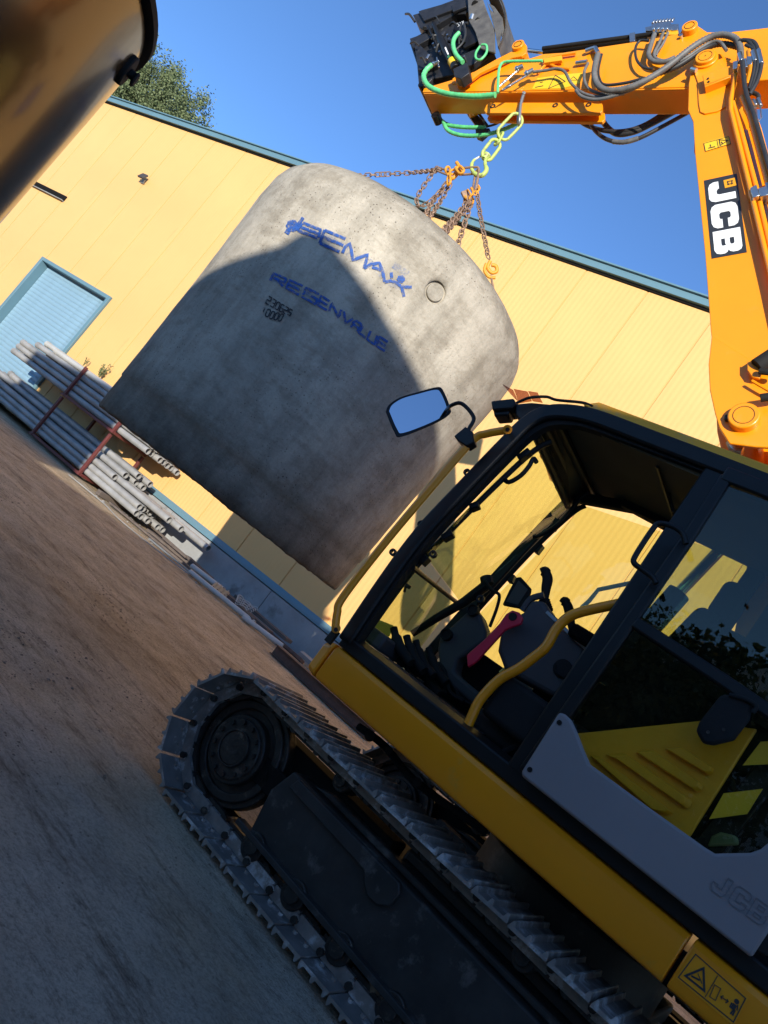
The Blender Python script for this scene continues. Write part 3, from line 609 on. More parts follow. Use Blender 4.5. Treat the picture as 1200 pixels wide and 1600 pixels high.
GL = {'R': [[(0, 0), (0, 1), (1, 1), (1, .5), (0, .5)], [(.45, .5), (1, 0)]], 'E': [[(1, 1), (0, 1), (0, 0), (1, 0)], [(0, .5), (.9, .5)]], 'G': [[(1, 1), (0, 1), (0, 0), (1, 0), (1, .5), (.5, .5)]],
      'N': [[(0, 0), (0, 1), (1, 0), (1, 1)]], 'V': [[(0, 1), (.5, 0), (1, 1)]], 'A': [[(0, 0), (0, .7), (.3, 1), (1, 1), (1, 0)], [(0, .45), (1, .45)]], 'L': [[(0, 1), (0, 0), (1, 0)]], 'U': [[(0, 1), (0, 0), (1, 0), (1, 1)]],
      'T': [[(0, 1), (1, 1)], [(.5, 1), (.5, 0)]], '2': [[(0, 1), (1, 1), (1, .5), (0, .5), (0, 0), (1, 0)]], '3': [[(0, 1), (1, 1), (1, 0), (0, 0)], [(.3, .5), (1, .5)]], '0': [[(0, .15), (0, .85), (.25, 1), (.75, 1), (1, .85), (1, .15), (.75, 0), (.25, 0), (0, .15)]],
      '6': [[(1, 1), (0, 1), (0, 0), (1, 0), (1, .5), (0, .5)]], '5': [[(1, 1), (0, 1), (0, .5), (1, .5), (1, 0), (0, 0)]], '1': [[(.2, .8), (.5, 1), (.5, 0)]]}
def word(mb, txt, top, bot, wpx, gap=.22):
    def at_(pl, t):
        t = max(0, min(.9999, t))*(len(pl)-1); i = int(t); f = t-i; return (pl[i][0]+(pl[i+1][0]-pl[i][0])*f, pl[i][1]+(pl[i+1][1]-pl[i][1])*f)
    n_ = len(txt)
    for k, ch in enumerate(txt):
        for st in GL[ch]:
            dense = []
            for (a, b2), (c, d) in zip(st, st[1:]): dense += [(a+(c-a)*i/4, b2+(d-b2)*i/4) for i in range(4)]
            dense.append(st[-1]); out = []
            for x, y in dense:
                t = (k+gap/2+x*(1-gap))/n_; tp = at_(top, t); bt = at_(bot, t); out.append((bt[0]+(tp[0]-bt[0])*y, bt[1]+(tp[1]-bt[1])*y))
            paint(mb, out, wpx)
mbr = MB(); mbr.off = .005
word(mbr, 'REGENVALUE', G([(108, 628), (260, 690), (420, 768), (520, 838), (640, 925), (720, 985), (790, 1032), (888, 1095)]), G([(86, 676), (235, 745), (395, 835), (505, 893), (615, 978), (690, 1030), (770, 1092), (868, 1156)]), 3.9, .2)
mbr.build('graffiti_lettering', 'spray', tk, smooth=False)
mbr2 = MB(); mbr2.off = .003
paint(mbr2, G([(110, 655), (250, 715), (400, 800), (450, 850)]), 12); paint(mbr2, G([(560, 890), (640, 945)]), 10); paint(mbr2, G([(800, 1070), (880, 1125)]), 11); mbr2.build('overspray', 'spray_l', tk, smooth=False)
mbs = MB(); mbs.off = .004
word(mbs, '230625', G([(82, 780), (170, 835), (250, 882)]), G([(60, 826), (150, 880), (232, 916)]), 1.9, .3)
word(mbs, '10000', G([(48, 850), (120, 888), (192, 908)]), G([(28, 895), (98, 935), (170, 952)]), 1.9, .3)
mbs.build('stencil_numbers', 'stencil', tk, smooth=False)
# lifting eyes cast in the top
for px1, py1, Y in ((560, 276, 7.15), (652, 352, 5.9), (700, 372, 5.9), (769, 446, 6.3)):
    pass

# ================================================================== EXCAVATOR
ex = thing('excavator', 'yellow tracked excavator with black cab lifting the concrete tank', 'excavator', (F.x*U0+R.x*L0, F.y*U0+R.y*L0, 0), math.atan2(F.y, F.x))
def LT(d): return Vector((0, -d, 0))      # thickness vector toward the machine's right (away from the camera)
def EP(mb, pts, l, d): return mb.prism(pes(pts, l), LT(d))
# ---- tracks
SH, NSH = .5, 45
uc0, uc1, zc, rt = -.72, 2.485, .392, .352
straight = uc1-uc0; per = 2*straight+2*math.pi*rt; pitch = per/NSH
def tpath(s):
    s %= per
    if s < straight: return (uc0+s, zc+rt), 0.0                       # top, going forward
    s -= straight
    if s < math.pi*rt: a = math.pi/2-s/rt; return (uc1+rt*math.cos(a), zc+rt*math.sin(a)), s/rt
    s -= math.pi*rt
    if s < straight: return (uc1-s, zc-rt), math.pi
    s -= straight; a = -math.pi/2-s/rt; return (uc0+rt*math.cos(a), zc+rt*math.sin(a)), math.pi+s/rt
sh = MB(); hp = pitch/2
prf = [(-hp+.004, .0), (-hp+.004, .012), (-hp+.012, .036), (-hp+.020, .036), (-hp+.030, .013), (-.012, .013), (-.004, .034), (.006, .034), (.014, .013), (hp-.030, .013), (hp-.022, .032), (hp-.014, .032), (hp-.006, .010), (hp-.004, .004), (hp-.004, -.006), (hp-.014, -.004)]
sh.loft([Vector((x, SH/2, z)) for x, z in prf], [Vector((x, -SH/2, z)) for x, z in prf])
sh.box((0, .085, -.035), (pitch*.92, .028, .062)); sh.box((0, -.085, -.035), (pitch*.92, .028, .062)); sh.cyl((hp*.95, .11, -.035), (hp*.95, -.11, -.035), .021, n=10)
for sx in (-.045, .035):
    for sy in (.14, .055, -.055, -.14): sh.cyl((sx, sy, -.016), (sx, sy, .0), .012, n=6)
shoe_me = None
for side, lc in ((0, 3.27+SH/2), (1, 3.27+SH/2+1.98)):
    fr = MB()
    l0 = lc-.25+.165; wdt = .19
    if side: l0 = lc-.105
    # side frame box
    poly = [(uc1-.375, .53), (uc1-.325, .38), (uc1-.37, .17), (uc0+.3, .17), (uc0+.26, .30), (uc0+.34, .53)]
    fr.prism([ev(u, l0, z) for u, z in poly], LT(wdt))
    poly2 = [(uc1-.48, .535), (uc1-.60, .57), (uc0+.6, .57), (uc0+.4, .535)]
    fr.prism([ev(u, l0+.05, z) for u, z in poly2], LT(wdt-.1))
    tf = fr.build('track_frame', 'frame', ex, bevel=.012)
    wb = MB(); wb.box(ev(uc1-.50, lc+.12, .43), (.95, .16, .34)); wb.box(ev(uc0+1.2, lc+.12, .40), (1.9, .16, .36)); wb.box(ev(uc1-.28, lc, .40), (.34, .10, .14)); wb.build('recoil_housing', 'dark', tf, bevel=.01)
    rb = MB(); rb.prism([ev(u, l0-.028, z) for u, z in ((uc1-.44, .525), (uc1-.42, .46), (uc1-1.00, .45), (uc1-1.03, .41), (uc1-1.08, .38), (uc1-1.14, .385), (uc1-1.19, .42), (uc1-1.20, .49), (uc1-1.17, .525))], LT(.03)); rb.build('guard_plate', 'frame', tf, bevel=.008)
    rb = MB(); rb.prism([ev(u, l0-.05, z) for u, z in ((uc1-.30, .185), (uc1-.30, .155), (uc0+.34, .155), (uc0+.34, .185))], LT(.06)); rb.build('skid_rail', 'frame', tf, bevel=.004)
    # idler at the front with hub, sprocket at the rear
    for nm_, cu, r0 in (('idler_wheel', uc1-.0, .30), ('drive_sprocket', uc0+.02, .26)):
        w_ = MB(); c = ev(cu, lc, zc)
        w_.cyl(c+Vector((0, .03, 0)), c-Vector((0, .045, 0)), r0, n=48); w_.pipe(c+Vector((0, .05, 0)), c-Vector((0, .05, 0)), .27, .22, n=40)
        w_.cyl(c+Vector((0, .085, 0)), c-Vector((0, .12, 0)), .185, n=44); w_.cyl(c+Vector((0, .098, 0)), c+Vector((0, .08, 0)), .162, n=40)
        iw = w_.build(nm_, 'greasy', ex, bevel=.008)
        w_ = MB(); w_.cyl(c+Vector((0, .106, 0)), c+Vector((0, .09, 0)), .088, n=32); w_.pipe(c+Vector((0, .114, 0)), c+Vector((0, .096, 0)), .100, .090, 32); w_.build('hub_cap', 'greasy', iw, bevel=.003)
        bo = MB(); bo.cyl((0, 0, 0), (0, .018, 0), .015, n=6); b0 = bo.build('bolt', 'greasy', iw)
        for k in range(12):
            bb = b0 if k == 0 else b0.copy()
            if k: COL.objects.link(bb)
            a = 2*math.pi*k/12+.2; bb.location = c+Vector((.140*math.cos(a), .096, .140*math.sin(a)))
    # rollers
    for k, (cu, cz_, r0, lw) in enumerate([(uc1-.62, .655, .052, .07), (uc1-1.75, .655, .052, .07)]+[(uc1-.45-.33*i, .135, .07, .11) for i in range(7)]):
        w_ = MB(); c = ev(cu, lc, cz_); w_.cyl(c+Vector((0, lw, 0)), c-Vector((0, lw, 0)), r0, n=20); w_.cyl(c+Vector((0, lw+.02, 0)), c-Vector((0, lw+.02, 0)), r0*.6, n=16)
        w_.build('carrier_roller' if k < 2 else 'track_roller', 'greasy', ex, bevel=.005)
    # link chain (joined), shoes as sub-parts
    ch = MB()
    for i in range(NSH):
        (u, z), a = tpath(i*pitch+.02); (u1, z1), a1 = tpath(i*pitch+pitch*.5)
        mtx = Matrix.Rotation(a, 3, 'Y'); c = ev(u, lc, z) - (mtx @ Vector((0, 0, .06)))
        for sy in (.062, -.062): ch.box(c+Vector((0, sy, 0)), (pitch*.72, .022, .05), mtx)
        ch.cyl(c+mtx @ Vector((hp*.9, .09, 0)), c+mtx @ Vector((hp*.9, -.09, 0)), .026, n=10)
        ch.cyl(c+mtx @ Vector((-.02, .125, .03)), c+mtx @ Vector((-.02, .10, .03)), .018, n=8)
    tr = ch.build('track', 'greasy', ex)
    for i in range(NSH):
        if shoe_me is None:
            o = sh.build('track_shoe', ['trackm', 'trackin'], tr); shoe_me = o.data
            for p in shoe_me.polygons:
                if p.normal.z < -.5 and p.center.z < .001: p.material_index = 1
        else:
            o = bpy.data.objects.new('track_shoe', shoe_me); COL.objects.link(o); o.parent = tr
        (u, z), a = tpath(i*pitch+hp)
        o.location = ev(u, lc, z); o.rotation_euler = (random.uniform(-.006, .006), a+random.uniform(-.012, .012), 0)
# ---- undercarriage middle and upper platform
q = MB(); q.box(ev(U0, L0, .48), (1.1, 1.9, .30)); q.cyl(ev(U0, L0, .62), ev(U0, L0, .86), .55, n=40)
for su in (-.7, .7):
    q.box(ev(U0+su, L0, .42), (.24, 1.7, .2))
q.build('car_body', 'frame', ex, bevel=.02)
q = MB(); q.box(ev(.55, 4.78, .93), (3.3, 1.70, .10)); q.box(ev(.55, 4.6, 1.045), (3.2, 2.3, .09)); q.build('slew_platform', 'black', ex, bevel=.01)
# small hardware seen below the skirt
q = MB()
for (a, b2, r0) in ((578, 1150, .028), (607, 1172, .02), (652, 1222, .022)): q.cyl(pe(a, b2, 3.5), pe(a, b2, 3.62), r0, n=14)
q.tube(spline([pe(560, 1135, 3.6), pe(600, 1165, 3.6), pe(650, 1222, 3.6), pe(760, 1300, 3.6)], 6), .02, 8); q.build('underbody_pipe', 'rubber', ex)
# ---- yellow side skirt
SK = 3.30
def skirt(uA, uB, name):
    q = MB(); sec = [(SK+.055, 1.165), (SK+.018, 1.158), (SK, 1.135), (SK, .985), (SK+.012, .965), (SK+.07, .955), (SK+.07, 1.165)]
    q.loft([ev(uA, l, z) for l, z in sec], [ev(uB, l, z) for l, z in sec]); return q
q = skirt(2.262, .285, 's'); sk = q.build('side_skirt', 'yellow', ex, bevel=.006, seg=3)
q = skirt(.265, -1.6, 's'); sk2 = q.build('side_skirt', 'yellow', ex, bevel=.006, seg=3)
q = MB(); sec = [(SK+.02, 1.163), (SK, 1.135), (SK, .985), (SK+.07, .958)]
fr_ = [ev(2.28, SK, .975), ev(2.28, SK, 1.14), ev(2.28, SK+.03, 1.165), ev(2.28, SK+.09, 1.165), ev(2.28, SK+.09, .955), ev(2.28, SK+.02, .96)]
bk = [ev(2.345, SK+.012, .99), ev(2.345, SK+.012, 1.125), ev(2.34, SK+.04, 1.15), ev(2.34, SK+.10, 1.15), ev(2.34, SK+.10, .97), ev(2.345, SK+.03, .975)]
q.loft(fr_, bk); q.build('skirt_nose', 'yellow', ex, bevel=.012, seg=3)
q = MB(); q.box(ev(2.30, 3.9, 1.05), (.07, 1.0, .19)); q.build('front_apron', 'black', ex, bevel=.01)
# decal on the rear skirt piece
dc = MB(); dpx = [(1084, 1487), (1169, 1560), (1146, 1603), (1056, 1528)]
dc.prism(pes(dpx, SK-.003), LT(.002)); dcl = dc.build('warning_decal', 'decals', sk2, smooth=False)
def flatstroke(mb, pts, w_, l, closed=False): mb.strip(pes(pts, l), w_, LT(.0015), closed)
q = MB(); LQ = SK-.0055
flatstroke(q, [(1087, 1491), (1165, 1560), (1146, 1597), (1060, 1527)], .0035, LQ, True)
Z8 = lambda pts: z2(pts, 800, 1040, .35)
flatstroke(q, Z8([(775, 1385), (855, 1352), (858, 1452)]), .007, LQ, True); flatstroke(q, Z8([(800, 1385), (838, 1405)]), .006, LQ); flatstroke(q, Z8([(830, 1375), (848, 1420)]), .003, LQ)
flatstroke(q, Z8([(918, 1385), (862, 1480)]), .0025, LQ); flatstroke(q, Z8([(905, 1425), (932, 1442), (908, 1495), (882, 1478)]), .0025, LQ, True)
flatstroke(q, Z8([(932, 1478), (965, 1500)]), .003, LQ); flatstroke(q, Z8([(944, 1474), (932, 1478), (936, 1490)]), .003, LQ); flatstroke(q, Z8([(953, 1506), (965, 1500), (961, 1488)]), .003, LQ)
q.cyl(pe(*Z8([(1003, 1500)])[0], LQ), pe(*Z8([(1003, 1500)])[0], LQ)+LT(.0015), .008, n=14)
flatstroke(q, Z8([(996, 1512), (983, 1535)]), .014, LQ); flatstroke(q, Z8([(990, 1535), (975, 1555)]), .005, LQ); flatstroke(q, Z8([(996, 1538), (984, 1562)]), .005, LQ); flatstroke(q, Z8([(1008, 1515), (1004, 1540)]), .004, LQ); flatstroke(q, Z8([(982, 1505), (972, 1525)]), .004, LQ)
q.build('pictogram', 'decalblk', dcl, smooth=False)
# ---- cab frame
CL = 3.30
outer = [(536, 1001), (600, 906), (655, 832), (720, 762), (790, 689), (822, 658), (850, 643), (885, 641), (930, 650), (1010, 680), (1120, 722), (1290, 788)]
q = MB(); q.strip(spline(pes(outer, CL), 5), .085, LT(.09)); cf = q.build('cab_frame', 'black', ex, bevel=.012, ang=50)
q = MB(); q.strip(spline(pes([(553, 1003), (615, 912), (668, 842), (733, 772), (800, 703), (832, 674), (860, 661), (890, 660), (930, 668), (1115, 738)], CL+.03), 5), .03, LT(.05)); q.build('door_seal', 'rubber', cf, ang=50)
q = MB(); q.strip(pes([(1124, 728), (806, 1208)], CL+.01), .11, LT(.09)); q.build('rear_door_post', 'black', ex, bevel=.012)
q = MB(); q.strip(pes([(528, 1022), (805, 1220), (1250, 1585)], CL+.005)[0:1]+pes([(805, 1220)], CL+.005)+pes([(1280, 1640)], CL+.005), .11, LT(.10))
q = MB(); q.loft([ev(2.27, CL+.012, 1.166), ev(2.27, CL+.012, 1.235), ev(2.27, CL+.09, 1.262), ev(2.27, CL+.12, 1.166)], [ev(-.6, CL+.012, 1.166), ev(-.6, CL+.012, 1.235), ev(-.6, CL+.09, 1.262), ev(-.6, CL+.12, 1.166)])
q.build('sill', 'black', ex, bevel=.008)
# far side pillars and rails (cab is about 1 m wide)
CR = 4.22
farp = [(628, 1070), (700, 985), (790, 884), (880, 790), (915, 768), (975, 775), (1060, 808), (1180, 860), (1300, 910)]
q = MB(); q.strip(spline(pes(farp, CR), 5), .075, LT(.08)); q.build('right_side_frame', 'black', ex, bevel=.01, ang=50)
q = MB()
q.strip(pes([(870, 755), (905, 775), (990, 790), (1050, 822)], CR-.08), .06, LT(.06)); q.box((pe(1010, 800, CR-.1)), (.30, .05, .07)); q.build('roof_lining_rail', 'rubber', ex, bevel=.008)
def cross(a, la, b2, lb, r0, nm_='cross_tube', m='black'):
    mb = MB(); mb.tube([pe(*a, la), pe(*b2, lb)], r0, 10); return mb.build(nm_, m, ex)
cross((645, 887), 3.36, (712, 940), 4.2, .014, 'windscreen_bottom_bar')
# top front header bars across the cab
quad_ = [pe(838, 678, 3.40), pe(878, 664, 3.40), pe(928, 772, 4.2), pe(893, 790, 4.2)]
q = MB(); q.prism(quad_, Vector((0, 0, .02))); q.build('header_panel', 'black', ex)
for (a, b2, r0) in (((852, 668), (905, 775), .030), ((872, 664), (925, 772), .022), ((838, 680), (888, 790), .026)): cross(a, 3.38, b2, 4.2, r0, 'windscreen_header')
# bottom front cross sill
q = MB(); q.strip(pes([(545, 1012), (575, 1022)], 3.36), .03, LT(.80)); q.build('front_cross_sill', 'black', ex, bevel=.006)
# windscreen: tinted upper glass in the front plane
def quadglass(name, pts, m, th=.006):
    q_ = MB(); n_ = (pts[1]-pts[0]).cross(pts[2]-pts[0]).normalized()*th; q_.prism(pts, n_); return q_.build(name, m, ex, smooth=False)
quadglass('windscreen', [pe(665, 868, 3.38), pe(845, 672, 3.38), pe(899, 785, 4.22), pe(722, 944, 4.22)], 'glass')
quadglass('lower_windscreen', [pe(560, 1000, 3.38), pe(650, 884, 3.38), pe(710, 942, 4.19), pe(640, 1035, 4.19)], 'glass')
quadglass('right_window', [pe(700, 1010, CR+.04), pe(912, 790, CR+.04), pe(1180, 880, CR+.04), pe(950, 1240, CR+.04)], 'glass')
# ceiling / roof
q = MB(); q.loft([ev(2.09, 3.36, 2.80), ev(2.09, 4.24, 2.80), ev(2.04, 4.24, 2.84), ev(2.04, 3.36, 2.84)], [ev(.25, 3.36, 2.80), ev(.25, 4.24, 2.80), ev(.25, 4.24, 2.84), ev(.25, 3.36, 2.84)]); q.build('cab_ceiling', 'ceiling', ex)
q = MB(); q.strip(pes([(1030, 700), (1052, 800)], 3.7), .012, LT(.01)); q.box(ev(1.45, 3.8, 2.79), (.012, .75, .012)); q.build('ceiling_seam', 'black', ex)
q = MB(); q.loft(pes([(914, 627), (1250, 754), (1250, 768), (935, 648)], 3.33), pes([(914, 627), (1250, 754), (1250, 768), (935, 648)], 3.33))
q = MB()
rp_ = [ev(1.93, 3.315, 2.90), ev(1.86, 3.315, 2.945), ev(.2, 3.315, 2.975), ev(.2, 3.315, 2.87), ev(1.83, 3.315, 2.87)]
q.loft(rp_, [p+LT(.90)+Vector((0, 0, .02)) for p in rp_]); q.build('roof_cover', 'yellow_dirty', ex, bevel=.01)
# cable and work lamp, tinted lens on the roof corner
Z2 = lambda pts: z2(pts, 760, 600, .16667)
q = MB(); q.tube(spline(pes(Z2([(280, 180), (400, 130), (560, 120), (660, 150), (900, 175), (1000, 215)]), 3.32), 6), .008, 8); q.build('roof_cable', 'rubber', ex)
q = MB(); q.prism(pes(Z2([(40, 155), (255, 130), (275, 180), (235, 230), (55, 245)]), 3.34), LT(.12)); q.prism(pes(Z2([(60, 238), (225, 232), (200, 290), (72, 300)]), 3.36), LT(.09)); wlp = q.build('work_lamp', 'black', ex, bevel=.01)
q = MB(); q.prism(pes(Z2([(260, 185), (420, 170), (640, 190), (480, 330), (320, 355), (270, 290)]), 3.36), LT(.06)); q.build('bracket', 'black', wlp, bevel=.01)
q = MB()
for a in ([(150, 0), (250, 55), (300, 165), (220, 80)], [(255, 45), (385, 70), (420, 145), (300, 165)], [(390, 65), (480, 80), (520, 160), (425, 145)]): q.prism(pes(Z2(a), 3.62), LT(.02))
q.build('rain_visor', 'lens', ex, smooth=False)
q = MB()
for a in ([(510, 610), (570, 690), (545, 725), (500, 680)], [(550, 760), (620, 790), (680, 900), (640, 925), (590, 890)]): q.prism(pes(Z2(a), 3.95), LT(.02))
q.build('rain_visor', 'lens', ex, smooth=False)
# lever handles inside of the pillars
q = MB(); q.tube(spline(pes(Z2([(160, 880), (210, 920), (320, 860), (400, 770), (440, 700), (470, 735)]), 3.42), 5), .013, 8); q.build('latch_handle', 'black', ex)
q = MB(); q.tube(spline(pes(Z2([(440, 1430), (500, 1420), (650, 1330), (760, 1220), (880, 1080), (960, 1020)]), 4.15), 5), .014, 8); q.build('latch_handle', 'black', ex)
for (a, b2) in ((729, 737), (613, 862), (657, 818), (676, 865), (750, 935)):
    q = MB(); q.pipe(pe(a, b2, 3.33), pe(a, b2, 3.33)+LT(.02), .02, .010, 14); q.build('gas_strut_lug', 'black', ex)
q = MB(); q.tube(spline(pes([(566, 1000), (640, 898), (705, 828), (790, 744), (835, 704), (862, 690)], 3.42), 5), .016, 8); q.build('inner_guide_rail', 'black', ex, ang=60)
q = MB(); q.tube(spline(pes([(700, 1010), (745, 955), (830, 862), (893, 803), (915, 790)], 4.16), 5), .016, 8); q.build('inner_guide_rail', 'rubber', ex, ang=60)
for k_, (a, b2, l_) in enumerate(((742, 792, 3.40), (700, 838, 3.40), (820, 712, 3.40), (664, 876, 3.40), (842, 858, 4.18), (868, 820, 4.18), (800, 905, 4.18), (900, 790, 4.18))):
    q = MB(); q.box(pe(a, b2, l_), (.05+.012*(k_ % 3), .05, .035), Matrix.Rotation(R_(52+9*k_), 3, 'Y')); q.build('hinge_block', 'black', ex, bevel=.005)
# inside: front latch
q = MB(); q.tube(pes([(633, 893), (625, 908), (606, 935), (590, 960)], 3.6), .008, 6); q.tube(pes([(622, 903), (640, 918)], 3.6), .012, 6); q.tube(pes([(632, 925), (636, 906)], 3.6), .008, 6); q.build('window_latch', 'black', ex)
# yellow guard rail in front of the cab, with mirror
q = MB(); q.tube(spline(pes([(524, 982), (527, 958), (536, 933), (600, 850), (680, 755), (738, 689), (760, 678), (793, 672)], 3.20), 7), .021, 12)
q.cyl(pe(525, 982, 3.19), pe(525, 982, 3.24), .024, n=16); q.cyl(pe(793, 671, 3.18), pe(793, 671, 3.24), .024, n=16); q.build('guard_rail', 'yellow', ex, ang=60)
q = MB()
for c in ((525, 984), (793, 671)): q.cyl(pe(*c, 3.172), pe(*c, 3.30), .011, n=12)
q.strip(pes([(525, 984), (510, 1003)], 3.24), .04, LT(.02)); q.build('rail_bolt', 'black', ex)
mp_ = [(602, 643), (607, 632), (625, 620), (655, 611), (683, 604), (693, 609), (704, 636), (703, 648), (676, 664), (627, 683), (616, 676)]
mc = pe(655, 643, 3.16); mn_w = Vector((0.0, -1, 0))
# the glass is tilted up so it shows the sky
camL = ex.matrix_world
exM = Matrix.Translation(ex.location) @ Matrix.Rotation(math.atan2(F.y, F.x), 4, 'Z'); exI = exM.inverted()
nl = (exI.to_3x3() @ Vector((.0, -math.cos(R_(21)), math.sin(R_(21))))).normalized()
campL = exI @ CAMP
def onplane(px, py, off=0):
    d = exI.to_3x3() @ ray(px, py); t = (mc+nl*off-campL).dot(nl)/d.dot(nl); return campL+d*t
cx_ = sum(p[0] for p in mp_)/len(mp_); cy_ = sum(p[1] for p in mp_)/len(mp_)
q = MB(); mp_ = [(p.x, p.y) for p in spline([Vector((x_, y_, 0)) for x_, y_ in mp_+mp_[:1]], 4)][:-1]; a = [onplane(*p) for p in mp_]; bb_ = [onplane(cx_+(p[0]-cx_)*.8, cy_+(p[1]-cy_)*.8)-nl*.05 for p in mp_]; q.loft(a, bb_); mr_ = q.build('mirror', 'black', ex, bevel=.006)
q = MB(); q.prism([onplane(cx_+(p[0]-cx_)*.88, cy_+(p[1]-cy_)*.85, .0015) for p in mp_], -nl*.001); q.build('mirror_glass', 'mirror', mr_, smooth=False)
q = MB(); q.tube(spline([onplane(697, 642, -.02)]+pes([(706, 633), (722, 631), (740, 652), (733, 670), (724, 690)], 3.19), 6), .011, 10); q.build('mirror_arm', 'black', ex)
q = MB(); q.prism(pes([(709, 681), (727, 666), (738, 674), (740, 690), (729, 697), (716, 689)], 3.17), LT(.06)); q.build('mirror_clamp', 'black', ex, bevel=.006)
# black grab handle on the post
q = MB(); q.tube(spline(pes([(1072, 850), (1066, 833), (1050, 822), (1030, 818), (1019, 828), (993, 868), (991, 880), (1004, 890), (1020, 902), (1025, 912)], 3.16), 5), .0125, 10); q.build('grab_handle', 'black', ex, ang=60)
# ---- opened door latched back against the cab side
DL = 3.235
dp = [(1140, 727), (997, 957), (812, 1213), (1176, 1500), (1290, 1330), (1330, 820), (1300, 788)]
q = MB(); q.strip(pes([(1136, 742), (1075, 838), (985, 968), (818, 1206)], DL), .055, LT(.04)); q.strip(pes([(1130, 738), (1200, 765), (1300, 806)], DL-.002), .075, LT(.04))
q.strip(pes([(990, 970), (1060, 1016), (1130, 1062), (1200, 1110), (1300, 1180)], DL-.004), .055, LT(.04)); q.strip(pes([(1280, 790), (1180, 1490)], DL-.006)[0:0] or pes([(1345, 800), (1290, 1200), (1186, 1490)], DL-.006), .05, LT(.04))
door = q.build('cab_door', 'black', ex, bevel=.01)
gp = Z8([(208, 206), (235, 215), (262, 240), (285, 290), (318, 375), (345, 438), (600, 625), (862, 812), (905, 838), (1065, 834), (1110, 818), (1180, 760), (1260, 640)])+[(1265, 1320), (1205, 1450), (1174, 1497)]+Z8([(40, 492), (42, 470)])
q = MB(); q.prism(pes(gp, DL-.02), LT(.035)); dpn = q.build('door_panel', 'panel', door, bevel=.012, seg=3)
for c in ((211, 254), (79, 464)):
    q = MB(); p = pe(*Z8([c])[0], DL-.024); q.pipe(p, p+LT(.01), .011, .006, 14); q.cyl(p+LT(.002), p+LT(.006), .006, n=10); q.build('rivet', 'black', dpn)
# raised outline letters on the door panel
LET = {'J': [(.95, 1), (.95, .22), (.8, 0), (.2, 0), (0, .2), (0, .42), (.32, .42), (.32, .3), (.62, .3), (.62, 1)],
       'C': [(1, .62), (1, .85), (.85, 1), (.15, 1), (0, .85), (0, .15), (.15, 0), (.85, 0), (1, .15), (1, .38), (.66, .38), (.66, .28), (.34, .28), (.34, .72), (.66, .72), (.66, .62)]}
q = MB(); o_ = Vector(pe(1108, 1388, DL-.0215)); ux = (pe(1196, 1452, DL-.0215)-o_)/3; uy = (pe(1124, 1362, DL-.0215)-o_)
Bo = [(0, 0), (.8, 0), (1, .15), (1, .42), (.88, .5), (1, .58), (1, .85), (.8, 1), (0, 1)]
for i, pl in enumerate((LET['J'], LET['C'], Bo)): q.strip([o_+ux*(i+x*.82)+uy*y for x, y in pl], .0035, LT(-.002), True)
q.strip([o_+ux*(2+x*.82)+uy*y for x, y in ((.3, .2), (.7, .2), (.7, .38), (.3, .38))], .003, LT(-.002), True); q.strip([o_+ux*(2+x*.82)+uy*y for x, y in ((.3, .6), (.7, .6), (.7, .8), (.3, .8))], .003, LT(-.002), True)
q.build('embossed_lettering', 'emboss', dpn, smooth=False)
q = MB(); q.prism(pes([(1132, 758), (1310, 820), (1310, 1180), (1200, 1100), (1130, 1052), (990, 960), (1050, 868)], DL+.015), LT(.005)); q.build('door_window', 'glassd', door, smooth=False)
q = MB(); q.prism(pes([(990, 985), (1210, 1130), (1320, 1200), (1260, 1340), (1110, 1335), (905, 1190), (895, 1120)], DL+.018), LT(.005)); q.build('lower_door_window', 'glassl', door, smooth=False)
q = MB(); q.prism(pes([(1012, 952), (1030, 960), (1024, 974), (1006, 966)], DL+.03), LT(.03)); q.build('door_catch', 'rubber', door, bevel=.004)
# latch bracket on the outside
q = MB(); q.prism(pes(Z8([(820, 290), (835, 250), (930, 130), (1000, 125), (1075, 170), (1060, 240), (990, 330), (900, 352), (850, 345)]), DL-.03), LT(.035)); lb = q.build('door_holder', 'rubber', ex, bevel=.012)
q = MB()
for c in ((875, 297), (945, 285)): q.cyl(pe(*Z8([c])[0], DL-.036), pe(*Z8([c])[0], DL-.02), .007, n=8)
q.build('bolt', 'greasy', lb)
q = MB(); q.tube(spline(pes(Z8([(970, 130), (1040, 150), (1090, 180), (1075, 210)]), DL-.035), 5), .009, 8); q.build('latch_loop', 'rubber', ex)
# body side behind the door: dark cover, yellow louvred panel, hazard stripes
q = MB(); q.box(ev(-.24, 3.47, 1.63), (2.62, .03, .86)); q.box(ev(.50, 3.44, 2.36), (.40, .03, .80)); q.build('body_side', 'dark', ex)
q = MB(); q.prism(pes(Z8([(250, 305), (840, 245), (1095, 282), (800, 752), (750, 820), (600, 760), (330, 500)]), 3.335), LT(.03)); lp = q.build('louvre_panel', 'yellow_dirty', ex, bevel=.008)
for pl in ([(345, 400), (385, 402), (725, 660), (700, 672), (640, 660)], [(415, 395), (500, 388), (808, 605), (800, 632), (780, 642), (450, 410)], [(548, 385), (625, 375), (858, 535), (850, 558), (826, 568), (570, 400)], [(680, 372), (758, 362), (905, 460), (900, 480), (878, 492), (700, 385)]):
    q = MB(); a = pes(Z8(pl), 3.330); cc = sum(a, Vector())/len(a); q.loft(a, [cc+(p-cc)*.86+LT(-.026) for p in a]); q.build('louvre', 'yellow_dirty', lp, bevel=.004)
for pl in ([(1030, 445), (1110, 340), (1250, 330), (1180, 438)], [(880, 685), (945, 570), (1120, 550), (1050, 662)]):
    q = MB(); q.prism(pes(Z8(pl), 3.34), LT(.004)); q.build('hazard_stripe', 'decaly', ex, smooth=False)
q = MB(); q.prism(pes(Z8([(890, 760), (930, 742), (1005, 760), (1015, 800), (870, 808)]), 3.38), LT(.03)); q.build('glove', 'leaf', ex, bevel=.01)
